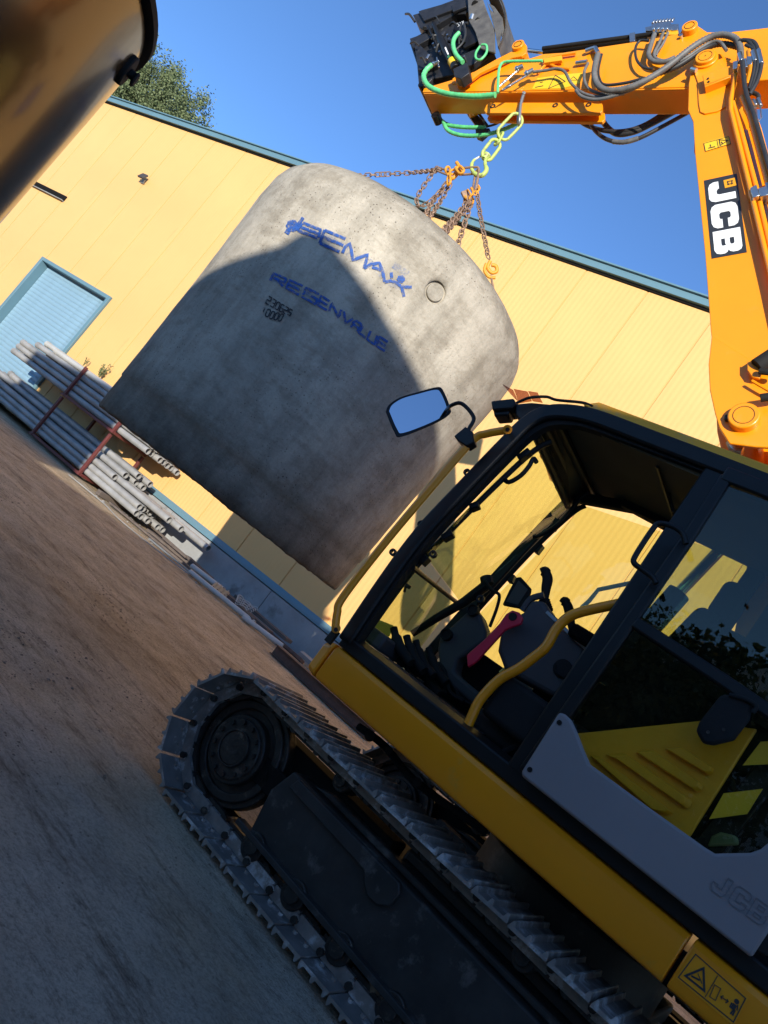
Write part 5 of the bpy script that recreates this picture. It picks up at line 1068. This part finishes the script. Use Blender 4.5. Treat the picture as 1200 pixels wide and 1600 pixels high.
q = MB(); c = pe(*Z3([(320, 715)])[0], 4.6); q.cyl(c, c+LT(.1), .045, n=20); q.build('far_pin', 'black', tr_)
# steel couplings on the stick
for (a, b2, c, d, r0) in ((715, 545, 860, 420, .010), (740, 565, 890, 475, .010), (820, 440, 870, 415, .026), (880, 470, 935, 440, .026), (300, 405, 345, 385, .018), (330, 360, 345, 420, .007)):
    q = MB(); q.cyl(pe(*Z3([(a, b2)])[0], 4.30), pe(*Z3([(c, d)])[0], 4.30), r0, n=12); q.cyl(pe(*Z3([(a+(c-a)*.15, b2+(d-b2)*.15)])[0], 4.30), pe(*Z3([(a+(c-a)*.35, b2+(d-b2)*.35)])[0], 4.30), r0*1.35, n=8); q.build('hose_coupling', 'steel', ex, bevel=.002)
hose(Z3([(935, 450), (1010, 440), (1080, 430), (1130, 450), (1170, 520), (1240, 580), (1330, 605), (1430, 605)]), 4.30, .013, 'hose', n=8)
q = MB(); q.tube(pes(Z3([(985, 380), (1010, 365), (1100, 345), (1200, 330)]), 4.36), .014, 8); q.build('rigid_pipe', 'yellow', ex); q = MB(); q.tube(spline(pes(Z3([(960, 460), (1020, 400), (1080, 420), (1160, 430)]), 4.37), 4), .012, 8); q.build('rigid_pipe', 'yellow', ex)
q = MB(); q.prism(pes(Z3([(995, 365), (1110, 345), (1112, 375), (1000, 392)]), 4.34), LT(.03)); q.build('pipe_bracket', 'yellow_dirty', ex, bevel=.003)
q = MB(); q.cyl(pe(*Zv([(60, 320)])[0], 4.36), pe(*Zv([(120, 300)])[0], 4.36), .022, n=12); q.cyl(pe(*Zv([(0, 395)])[0], 4.36), pe(*Zv([(70, 385)])[0], 4.36), .018, n=12); q.cyl(pe(*Zv([(120, 300)])[0], 4.35), pe(*Zv([(140, 335)])[0], 4.34), .02, n=12); q.build('hose_coupling', 'steel', ex)
hose(Zv([(1028, 385), (1026, 300), (1000, 245), (940, 220), (870, 222), (790, 255), (700, 315), (600, 395), (500, 465), (400, 520), (300, 556), (200, 565), (140, 535), (115, 470), (122, 400), (138, 335)]), 4.24, .024, 'hose', 'corrugated_hose', .09, .012, n=12)
hose(Zv([(1015, 295), (930, 275), (850, 285), (760, 330), (680, 385), (600, 430), (480, 470)]), 4.29, .022, 'hoseb', 'corrugated_hose', .09, .012, n=12)
hose(Zv([(940, 315), (900, 265), (850, 262), (780, 300), (690, 360), (580, 420), (480, 485), (380, 545), (250, 595), (130, 622), (40, 605), (0, 565)]), 4.27, .014, 'hose', n=8)
hose(Zv([(75, 395), (52, 450), (58, 520), (100, 568), (190, 592), (300, 585)]), 4.30, .013, 'hose', n=8)
hose(Zv([(160, 340), (140, 430), (145, 490), (180, 530), (300, 520), (420, 490)]), 4.31, .012, 'hoseb', n=8)
hose(Zv([(490, 215), (462, 300), (455, 350), (490, 385), (560, 385), (620, 360)]), 4.32, .020, 'hose'); hose(Zv([(545, 205), (520, 270), (490, 330), (500, 365), (560, 385)]), 4.33, .013, 'hose'); hose(Zv([(575, 205), (540, 280), (510, 320), (500, 350)]), 4.34, .011, 'hose')
hose(Zv([(455, 255), (400, 255), (372, 300), (378, 370), (420, 420), (480, 432)]), 4.32, .011, 'hoseb')
hose(Zv([(-10, 690), (30, 760), (110, 800), (220, 822), (330, 815), (440, 775), (560, 700)]), 4.74, .020, 'hoseb'); hose(Zv([(150, 700), (175, 770), (250, 835), (360, 825), (480, 770), (620, 695)]), 4.76, .026, 'hoseb'); hose(Zv([(92, 705), (100, 790), (180, 865), (290, 890), (400, 862), (560, 780), (710, 698)]), 4.70, .018, 'hoseb')
hose(Zv([(230, 885), (300, 888), (400, 862)]), 4.69, .020, 'hose', 'worn_hose_cover', .06, .014)
for pts, r0 in (([(1020, 252), (1070, 255), (1110, 300), (1118, 360), (1110, 450), (1080, 560)], .013), ([(1040, 250), (1110, 262), (1140, 320), (1158, 400), (1135, 500), (1085, 590)], .015), ([(1060, 280), (1120, 320), (1135, 400), (1120, 480), (1090, 570)], .012), ([(1025, 330), (1040, 420), (1060, 560), (1090, 690)], .014)): hose(Zv(pts), 4.22, r0, 'hoseb')
hose([(1160, 96), (1165, 142), (1178, 180), (1200, 256), (1225, 340)], 4.19, .017, 'hoseb')
hose(Zv([(1108, 580), (1140, 600), (1135, 650)]), 4.30, .016, 'hoseb')
def bpipe(pts, l, r0, m='yellow', name='boom_pipe'):
    q_ = MB(); q_.tube(pes(pts, l), r0, 12); return q_.build(name, m, ex, ang=60)
bpipe([(1150, 100), (1149, 118), (1142, 156), (1142, 172), (1171, 290), (1207, 440), (1225, 520)], 4.26, .017)
bpipe([(1146, 160), (1149, 170), (1181, 290), (1216, 440), (1234, 520)], 4.27, .017)
bpipe([(1171, 80), (1174, 108), (1168, 134)], 4.24, .024); bpipe([(1161, 152), (1173, 181), (1201, 285), (1225, 370)], 4.24, .027)
bpipe([(1165, 205), (1172, 230), (1194, 318), (1215, 400)], 4.30, .016, 'silver', 'grease_pipe')
q = MB()
for pl in ([(1172, 293), (1182, 288), (1187, 305), (1176, 309)], [(1184, 294), (1198, 290), (1201, 304), (1188, 307)], [(1195, 285), (1210, 282), (1212, 298), (1198, 300)], [(1145, 96), (1153, 94), (1152, 106), (1145, 108)], [(1155, 93), (1166, 90), (1168, 104), (1158, 106)], [(1166, 88), (1175, 87), (1175, 100), (1168, 101)]): q.prism(pes(pl, 4.215), LT(.06))
q.build('pipe_clamp', 'steel', ex, bevel=.004)
q = MB(); q.prism(pes([(1168, 296), (1215, 284), (1217, 296), (1170, 309)], 4.28), LT(.05)); q.build('clamp_bracket', 'yellow', ex, bevel=.003)
for (a, b2, c, d, l) in ((1155, 84, 1158, 96, 4.22), (1176, 80, 1180, 96, 4.22), (1185, 78, 1190, 100, 4.22), (1176, 157, 1181, 166, 4.27), (1184, 155, 1188, 166, 4.27)):
    q = MB(); q.cyl(pe(a, b2, l), pe(c, d, l), .017, n=10); q.build('hose_coupling', 'steel', ex, bevel=.002)
q = MB(); q.tube(pes([(1178, 168), (1182, 172), (1183, 188)], 4.27), .006, 6); q.tube(pes([(1188, 166), (1190, 184), (1183, 192)], 4.27), .006, 6); q.build('steel_line', 'steel', ex)
# boom hydraulics near the lower joint
q = MB(); q.prism(pes(z2([(745, 730), (765, 735), (850, 800), (830, 850), (780, 840), (745, 790)], 1000, 400, .225), 4.22), LT(.02)); q.build('cylinder_bracket', 'yellow', ex, bevel=.004)
q = MB(); q.cyl(pe(1182, 573, 4.22), pe(1225, 545, 4.22), .05, n=20); q.cyl(pe(1186, 580, 4.19), pe(1215, 583, 4.19), .02, n=10); q.build('boom_hose_end', 'rubber', ex, bevel=.003); q = MB(); q.cyl(pe(1188, 622, 4.2), pe(1215, 618, 4.2), .025, n=12); q.build('hose_clamp', 'rubber', ex, bevel=.003)
q = MB(); q.tube(spline(pes([(1175, 595), (1190, 604), (1215, 618)], 4.22), 4), .010, 8); q.build('rigid_pipe', 'yellow', ex)

# ================================================================== LIFTING GEAR (hangs from the stick, own things)
exw = lambda px, py, l: exM @ pe(px, py, l)
def ring(mb, c, ax, side, hl, hw, r0, n=28, k=8):      # oval link: ax long axis, side short axis
    pts = []
    for i in range(n):
        a_ = 2*math.pi*i/n; x_ = math.cos(a_); y_ = math.sin(a_)
        pts.append(c+ax*(hl-hw)*(1 if x_ > 0 else -1)*(1 if abs(x_) > .02 else 0)+ax*hw*x_+side*hw*y_)
    mb.tube(pts, r0, k, closed=True)
LH = 4.425; campos = CAMP
c0 = exw(812, 162, LH); hk = thing('lifting_hook', 'lime green chain links with swivel hook hung under the stick', 'hook', c0)
def seg(a, b2, tw=0.):       # centre, axis, side (roughly facing camera) for a link between two pixels at LH
    A = exw(*a, LH); B = exw(*b2, LH); ax = (B-A).normalized(); vd = ((A+B)/2-campos).normalized(); sd_ = ax.cross(vd).normalized(); sd_ = (Matrix.Rotation(tw, 3, ax) @ sd_); return (A+B)/2-c0, ax, sd_, (B-A).length/2
q = MB(); c, ax, sd_, hl = seg((816, 155), (806, 192)); 
sh_ = [c-ax*hl+sd_*.03, c-ax*hl*.3+sd_*.028, c+ax*hl*.5+sd_*.032, c+ax*hl*1.0, c+ax*hl*.5-sd_*.032, c-ax*hl*.3-sd_*.028, c-ax*hl-sd_*.03]
ns = ax.cross(sd_)
q.tube(spline([c-ax*hl+ns*.05, c-ax*hl*.2+ns*.04, c+ax*hl*.7+ns*.03+sd_*.02, c+ax*hl+sd_*.03, c+ax*hl*.7-ns*.03+sd_*.02, c-ax*hl*.2-ns*.04, c-ax*hl-ns*.05], 5), .014, 10); q.cyl(c-ax*hl+ns*.07, c-ax*hl-ns*.07, .016, n=12); q.build('shackle', 'silver', hk, ang=60)
q = MB(); c, ax, sd_, hl = seg((813, 181), (781, 215)); ring(q, c, ax, sd_, hl, .062, .014); q.build('master_link', 'lime', hk, ang=60)
q = MB(); c, ax, sd_, hl = seg((784, 208), (775, 226), 1.2); ring(q, c, ax, sd_, hl, .034, .012); q.build('coupling_link', 'lime', hk, ang=60)
q = MB(); c, ax, sd_, hl = seg((778, 220), (757, 248)); ring(q, c, ax, sd_, hl, .05, .015); q.cyl(c+ax*hl*.55-sd_*.001, c+ax*hl*1.05, .036, .03, n=16); q.build('swivel', 'lime', hk, ang=60)
q = MB(); hookpts = [(759, 244), (758, 256), (760, 266), (753, 274), (743, 272), (737, 264), (738, 254), (742, 249)]
q.tube(spline([exw(a, b2, LH)-c0 for a, b2 in hookpts], 5), [.016]*8+[.021]*14+[.017]*8+[.012]*6, 10); q.build('hook', 'lime', hk, ang=60)
q = MB(); q.tube([exw(742, 249, LH)-c0, exw(755, 242, LH)-c0], .009, 8); q.build('safety_latch', 'white', hk)
# rusty chain slings, one thing per leg
LKL, LKW, LKR = .036, .020, .0062
def chain_mb(path, rnd=0, mb=None, ll=LKL):
    q_ = mb or MB(); P_ = resample(spline(path, 10), ll*1.35)
    for i in range(len(P_)-1):
        a_, b_2 = P_[i], P_[i+1]; ax_ = (b_2-a_).normalized(); s0_ = ax_.orthogonal().normalized(); s1_ = Matrix.Rotation((i % 2)*math.pi/2+rnd, 3, ax_) @ s0_
        ring(q_, (a_+b_2)/2, ax_, s1_, ll*.95, ll*.56, LKR*ll/LKL, 10, 5)
    return q_
def sling(label, path_specs, head, extras=()):
    t_ = thing('chain_sling', label, 'chain', head, 0, 'rusty chain slings between hook and tank')
    for pth in path_specs: chain_mb([p-head for p in pth], .3, ll=pth_ll).build('chain_strand', 'rust', t_, ang=70)
    return t_
pth_ll = .036
far1 = aty(540, 277, 7.3)
h1 = exw(738, 262, LH)
t1 = sling('longest rusty chain running left from the hook behind the tank top', [[exw(688, 265, LH), exw(640, 270, LH+.15), aty(570, 274, 7.15), far1]], h1)
q = MB()
def linkpx(q_, a, b2, w_, r0, org, l=LH, tw=.4):
    A = exw(*a, l); B = exw(*b2, l); ax = (B-A).normalized(); vd = ((A+B)/2-campos).normalized(); sd_ = Matrix.Rotation(tw, 3, ax) @ ax.cross(vd).normalized(); ring(q_, (A+B)/2-org, ax, sd_, (B-A).length/2, w_, r0, 20, 8)
linkpx(q, (748, 266), (716, 268), .030, .011, h1); linkpx(q, (704, 272), (684, 264), .018, .010, h1); q.build('oval_link', 'rust', t1, ang=60)
def claw(org, c, parent, s_=1., l=LH):
    q_ = MB(); rnd = random.Random(int(c[0]))
    for k in range(5):
        a_ = (c[0]+rnd.uniform(-7, 7)*s_, c[1]+rnd.uniform(-9, 9)*s_); b_2 = (a_[0]+rnd.uniform(-7, 7)*s_, a_[1]+rnd.uniform(5, 12)*s_); linkpx(q_, a_, b_2, .022*s_, .010*s_, org, l+rnd.uniform(-.05, .05), rnd.uniform(-1, 1))
    A = exw(c[0]+4*s_, c[1]-14*s_, l)-org; q_.tube(spline([A, exw(c[0]+8*s_, c[1]-4*s_, l)-org, exw(c[0]-2*s_, c[1]+8*s_, l)-org, exw(c[0]-8*s_, c[1]+2*s_, l)-org], 5), .015*s_, 8)
    return q_.build('shortening_claw', 'orange', parent, ang=60)
claw(h1, (709, 270), t1, 1.15)
h2 = exw(700, 284, LH)
t2 = sling('double rusty chain with a slack loop below the orange claw', [[exw(698, 286, LH), exw(680, 310, LH), aty(655, 350, 6.2)], [exw(704, 287, LH), exw(688, 315, LH), aty(664, 350, 6.2)], [exw(684, 262, LH), exw(668, 282, LH), exw(653, 306, LH), exw(651, 318, LH), exw(659, 322, LH), exw(676, 311, LH), exw(700, 286, LH)]], h2)
h3 = exw(745, 268, LH)
t3 = sling('thick doubled rusty chain leaning left from the lower shackle', [[exw(735, 308, LH), exw(712, 338, LH-.1), aty(680, 372, 5.9)], [exw(739, 311, LH), exw(716, 341, LH-.1), aty(686, 376, 5.9)]], h3)
q = MB(); linkpx(q, (746, 266), (741, 298), .026, .012, h3, LH, 1.0); q.build('oval_link', 'rust', t3, ang=60)
claw(h3, (733, 305), t3, .8)
q = MB(); q.box(exw(727, 304, LH)-h3, (.07, .03, .06), Matrix.Rotation(.5, 3, 'Y')); q.build('tag_plate', 'rust', t3, bevel=.006)
pth_ll = .042
h4 = exw(737, 316, LH)
t4 = sling('thin short rusty chain hanging in the middle over the tank', [[exw(737, 314, LH), exw(727, 346, LH), aty(710, 400, 6.2)]], h4)
pth_ll = .036
h5 = exw(744, 296, LH); e5 = aty(764, 408, 6.0)
t5 = sling('rusty chain ending in a yellow hook at the right tank edge', [[exw(745, 300, LH), exw(752, 345, LH), e5]], h5)
claw(h5, (745, 297), t5, .55)
q = MB(); w5 = lambda a, b2: aty(a, b2, 5.98)-h5
q.tube(spline([w5(766, 408), w5(762, 418), w5(768, 426), w5(776, 424), w5(775, 416), w5(768, 414)], 5), .015, 10); q.tube(spline([w5(760, 412), w5(757, 422), w5(763, 432), w5(774, 434)], 5), .013, 10); q.build('end_hook', 'orange', t5, ang=60)
q = MB(); q.tube([w5(767, 430), w5(769, 442), w5(772, 456)], .009, 8); q.build('lifting_eye', 'rust', t5)

# ================================================================== PIPE RACK AND PIPES
RN0, RN1 = 10.75, 11.80
def post_mesh(): pass
for tier, (za, zb, lab) in enumerate(((.08, 1.14, 'lower red steel stillage standing on the ground full of grey pipes'), (1.17, 1.98, 'upper red steel stillage stacked on top of the lower one'))):
    rk = thing('pipe_stillage', lab, 'rack', wv(14.05, RN0, za), WROT, 'red pipe stillages')
    RL = lambda wd, n, z: Vector((14.05-wd, n-RN0, z-za))
    for wd in (13.05, 15.05):
        for n_ in (RN0, RN1):
            q = MB(); q.box(RL(wd, n_, (za+zb)/2), (.07, .06, zb-za)); q.build('post', 'redrack', rk, bevel=.005)
        q = MB(); q.box(RL(wd, (RN0+RN1)/2, za+.03), (.068, RN1-RN0-.062, .06)); q.build('cross_beam', 'redrack', rk, bevel=.005)
    for n_ in (RN0, RN1):
        q = MB(); q.box(RL(14.05, n_, za+.03), (1.928, .055, .06)); q.build('rail', 'redrack', rk, bevel=.005)
    for wd in (13.05, 15.05):
        q = MB(); q.prism([RL(wd-.04, RN0-.035, za), RL(wd+.12, RN0-.035, za), RL(wd-.04, RN0-.035, za+.13)], (0, .02, 0)); q.build('gusset', 'redrack', rk)
pipes = []  # (start, end, depth, height, label, material)
rnd = random.Random(11); D_ = .145
def row(z, n_, we, wl_end, lab, j0=0, mt='pvc_d', jit=.12):
    for j in range(n_):
        nn = RN0+.13+(j+j0)*D_*1.02; r1_ = we[j] if isinstance(we, list) else we+rnd.uniform(-jit, jit); r2_ = wl_end+rnd.uniform(-.45, .45)
        pipes.append((r1_, r2_, nn, z+rnd.uniform(-.01, .01), lab, mt))
row(.22, 7, 11.2, 19.4, 'grey pipe in the bottom layer of the lower stillage')
row(.365, 7, 11.35, 19.2, 'grey pipe in the second layer of the lower stillage')
row(.51, 6, [12.3, 10.55, 10.3, 11.2, 10.9, 9.85], 18.9, 'grey pipe in the third layer of the lower stillage')
row(.655, 5, [12.25, 12.4, 12.2, 12.1, 12.3], 18.2, 'grey pipe in the fourth layer of the lower stillage', 1)
row(.80, 3, [12.1, 12.2, 12.0], 17.9, 'grey plastic pipe on top of the lower stillage load', 2)
row(1.32, 7, 12.0, 17.7, 'grey pipe in the bottom layer of the upper stillage', mt='pvc_d')
row(1.465, 7, 12.05, 17.4, 'grey pipe in the second layer of the upper stillage')
row(1.61, 7, 12.1, 17.2, 'grey pipe in the third layer of the upper stillage')
row(1.755, 6, 12.1, 17.0, 'grey pipe in the fourth layer of the upper stillage')
row(1.90, 5, 12.1, 16.7, 'pale grey plastic pipe on top of the upper stillage', mt='pvc')
for (a, b2, nn, z, lab, mt_) in pipes:
    q = MB(); o_ = Vector((a, nn, z)); dz = rnd.uniform(-.012, .012)
    q.pipe(Vector((0, 0, 0)), Vector((-(b2-a), dz*2, dz)), .069, .060, 18); q.pipe(Vector((-(b2-a), dz*2, dz)), Vector((-(b2-a)-.10, dz*2, dz)), .077, .066, 18)
    o = q.build('plastic_pipe', mt_, loc=wv(a, nn, z)); o.rotation_euler = (0, 0, WROT)
    if abs(a-9.85) < .01: tag(o, 'longest grey plastic pipe sticking out furthest right of the stack', 'pipe')
    else:
        ly_ = round((nn-RN0-.13)/(D_*1.02))
        tag(o, lab+', '+('yard side', 'second from yard', 'third from yard', 'middle', 'third from wall', 'second from wall', 'wall side')[min(6, ly_)], 'pipe', 'grey plastic pipes in the stillages')
# bearers under the stack
for k, wd in enumerate((18.2, 12.2)):
    q = MB(); q.box((0, 0, 0), (.12, 1.2, .11)); o = q.build('timber_bearer', 'wood', loc=wv(wd, 11.3, .085), bevel=.006); o.rotation_euler = (0, 0, WROT); tag(o, ('timber bearer under the left end of the pipes', 'timber bearer under the right end of the pipes')[k], 'timber')

# ================================================================== DEBRIS ALONG THE WALL
def bar(name, label, a, b2, w_, h_, m, cat, z=.05, rz=0):
    A, B = wv(*a, z), wv(*b2, z); d = B-A; q_ = MB(); q_.box((0, 0, 0), (d.length, w_, h_)); o = q_.build(name, m, loc=(A+B)/2, bevel=min(w_, h_)*.12); o.rotation_euler = (rz, 0, math.atan2(d.y, d.x)); return tag(o, label, cat)
bar('timber_plank', 'dark long plank lying at the wall foot right of the pipes', (11.0, 11.25), (8.3, 11.55), .20, .05, 'wood', 'plank', .09)
bar('timber_plank', 'thin dark plank in front of the wider dark plank', (11.8, 10.75), (8.6, 11.05), .10, .04, 'wood', 'plank', .07)
bar('timber_plank', 'brown grooved board near the grey plinth in the rubbish heap', (8.5, 11.5), (7.0, 11.4), .22, .06, 'wood', 'plank', .17)
bar('timber_plank', 'brown grooved board lying in front of the other grooved board', (8.45, 11.15), (7.2, 11.05), .20, .06, 'wood', 'plank', .12)
bar('metal_lath', 'pale thin metal lath on the dirt beside the rubbish heap', (10.2, 10.55), (8.7, 10.75), .05, .03, 'silver', 'lath', .06)
def gpipe(label, a, b2, r0, z, m='pvc'):
    A, B = wv(*a, z), wv(*b2, z+.02); q_ = MB(); q_.pipe(Vector(), B-A, r0, r0*.85, 14); tag(q_.build('loose_pipe', m, loc=A), label, 'pipe')
gpipe('loose pale pipe lying on the dirt in front of the planks', (9.0, 10.6), (7.35, 10.75), .045, .08)
gpipe('short loose pipe lying right of the longer one', (7.5, 10.6), (6.7, 10.85), .045, .08)
gpipe('loose grey pipe stub leaning at the far end of the heap', (9.3, 10.9), (8.5, 11.0), .05, .14)
q = MB(); q.box((0, 0, .05), (.32, .20, .03), Matrix.Rotation(.5, 3, 'X'))
for i in range(4): q.box((-.12+.08*i, 0, .085), (.02, .18, .02), Matrix.Rotation(.5, 3, 'X'))
o = q.build('grating', 'silver', loc=wv(8.45, 10.9, .08)); tag(o, 'small pale metal grating in the rubbish heap', 'grating')
q = MB()
for i in range(4): q.tube(spline([Vector((math.cos(a_)*.16*(1+.1*i), math.sin(a_)*.12+.05*i, .03*i+.03*math.sin(3*a_))) for a_ in [k*.6 for k in range(10)]], 4), .008, 6)
o = q.build('cable_coil', 'pvc', loc=wv(7.9, 11.0, .16)); tag(o, 'tangled pale cable lying on the grooved boards', 'cable')
q = MB(); q.tube(spline([wv(12.6, 10.2, .03)-wv(10, 10, 0), wv(11.5, 10.35, .03)-wv(10, 10, 0), wv(10.6, 10.1, .03)-wv(10, 10, 0), wv(9.6, 10.3, .03)-wv(10, 10, 0), wv(8.9, 10.5, .05)-wv(10, 10, 0)], 8), .010, 6)
o = q.build('cable', 'pvc_d', loc=wv(10, 10, 0)); tag(o, 'thin pale cable running on the dirt toward the pipe stack', 'cable')
q = MB(); q.box((0, 0, 0), (2.9, .02, .14)); q.box((0, 0, .075), (2.9, .14, .012)); q.box((0, 0, -.075), (2.9, .14, .012))
A = aty(426, 1016, 1); 
def gp_(px, py, z=0.): r = ray(px, py); return CAMP+r*((z-HC)/r.z)
ga, gb = gp_(424, 1022), gp_(575, 1158)
o = q.build('steel_beam', 'rustbeam', loc=(ga+gb)/2+Vector((0, 0, .09)), bevel=.003); o.rotation_euler = (0, 0, math.atan2((gb-ga).y, (gb-ga).x)); o.scale = ((gb-ga).length/2.9, 1, 1); tag(o, 'long rusty steel beam on the ground behind the front track', 'beam')
q = MB(); q.box((0, 0, .12), (.4, .25, .22)); q.box((.1, 0, .28), (.16, .2, .14)); q.cyl((-.1, -.14, .2), (-.1, .14, .2), .1, n=14)
o = q.build('scrap_block', 'rustbeam', loc=gp_(492, 1040), bevel=.02); tag(o, 'rusty red scrap part beside the wall near the yellow skirt nose', 'scrap')
bar('timber_plank', 'short weathered plank on the dirt beside the steel beam', (5.6, 10.9), (4.6, 11.1), .15, .04, 'wood', 'plank', .06)
rd = random.Random(23)
for k, (lab, m_) in enumerate((('charred short timber offcut under the right pipe ends', 'wood'), ('split grey lath leaning on the plinth beneath the pipe ends', 'wood'), ('dark square timber at the wall foot right of the pipes', 'wood'), ('rusty flat bar crossing the dark planks', 'rustbeam'), ('narrow grey batten lying across the rubbish heap', 'wood'), ('broken board end near the metal grating', 'wood'), ('rusty angle iron on top of the grooved boards', 'rustbeam'), ('pale stick on the gravel close to the plinth', 'pvc_d'), ('short brown batten in front of the grating', 'wood'), ('small dark beam end close to the skirt nose', 'rustbeam'))):
    w0 = 11.3-.68*k+rd.uniform(-.2, .2); n0_ = 11.2+rd.uniform(-.45, .45); ln = rd.uniform(.5, 1.7)
    bar('scrap_piece', lab, (w0, n0_), (w0-ln, n0_+rd.uniform(-.25, .25)), rd.uniform(.05, .16), rd.uniform(.03, .08), m_, 'scrap', rd.uniform(.07, .2), rd.uniform(-.3, .3))
# loose stones and clods: nobody could count them
def scatter(name, n, area, smin, smax, m, seed):
    rnd_ = random.Random(seed); vs, fs = [], []
    for _ in range(n):
        x, y = area(rnd_); s_ = smin*(smax/smin)**(rnd_.random()**2.2); k = len(vs); th = rnd_.uniform(0, 6.28); e_ = rnd_.uniform(.6, 1)
        for dx, dy, dz in ((1, 0, 0), (.3, .9, .1), (-.8, .5, 0), (-.7, -.6, 0), (.4, -.85, .05), (.1, .05, .7), (-.2, -.1, .6)):
            a_ = (dx*math.cos(th)-dy*math.sin(th)*e_)*s_*rnd_.uniform(.8, 1.2); b_2 = (dx*math.sin(th)+dy*math.cos(th)*e_)*s_*rnd_.uniform(.8, 1.2); n_ = x*ND.x+y*ND.y; gz = .05*max(0, min(1, (n_-9.5)/2.3))-.012
            vs.append(Vector((x+a_, y+b_2, gz+dz*s_*.8)))
        fs += [[k, k+1, k+5], [k+1, k+2, k+5], [k+2, k+6, k+5], [k+2, k+3, k+6], [k+3, k+4, k+6], [k+4, k+5, k+6], [k+4, k, k+5]]
    q_ = MB(); q_.v = vs; q_.f = fs; o_ = q_.build(name, m, smooth=False); return tag(o_, kind='stuff')
def ar1(r): return r.uniform(-9, 3), r.uniform(.6, 15)
o = scatter('gravel', 30000, ar1, .0025, .010, 'stone', 1); tag(o, 'small dark stones and clods scattered over the yard', 'gravel')
def ar2(r):
    w_ = r.uniform(3, 12.5); n_ = 11.9-abs(r.gauss(0, .55)); p = wv(w_, n_, 0); return p.x, p.y
o = scatter('rubble', 2600, ar2, .008, .05, 'stonew', 2); tag(o, 'pale rubble and chips along the foot of the plinth', 'rubble')
def ar3(r):
    c = [(-1.9, 4.1), (-2.6, 5.6), (-3.3, 6.8), (-1.2, 5.0), (-1.6, 7.4), (-.9, 3.2), (-3.8, 8.8)][r.randrange(7)]; return c[0]+r.gauss(0, .25), c[1]+r.gauss(0, .45)
o = scatter('mud_clods', 2200, ar3, .003, .017, 'stone', 3); tag(o, 'dark mud clods dropped in trails on the dirt', 'mud')
# stones caught on the track foot
for k, (px1, py1, s_, lab) in enumerate(((601, 1545, .07, 'brown stone lying on the track chain near the bottom edge'), (622, 1578, .05, 'smaller grey stone beside the brown stone on the track'))):
    q = MB(); rr_ = random.Random(k+5); pts = []
    import itertools
    bm = bmesh.new(); bmesh.ops.create_icosphere(bm, subdivisions=2, radius=s_)
    for v in bm.verts: v.co *= 1+.35*mn.noise(v.co*22+Vector((k*3, 0, 0)))
    me = bpy.data.meshes.new('stone'); bm.to_mesh(me); bm.free(); me.materials.append(MT['stonew' if k else 'stone'])
    o = bpy.data.objects.new('stone', me); COL.objects.link(o); w_ = exM @ pe(px1, py1, 3.50); o.location = w_; tag(o, lab, 'stone')
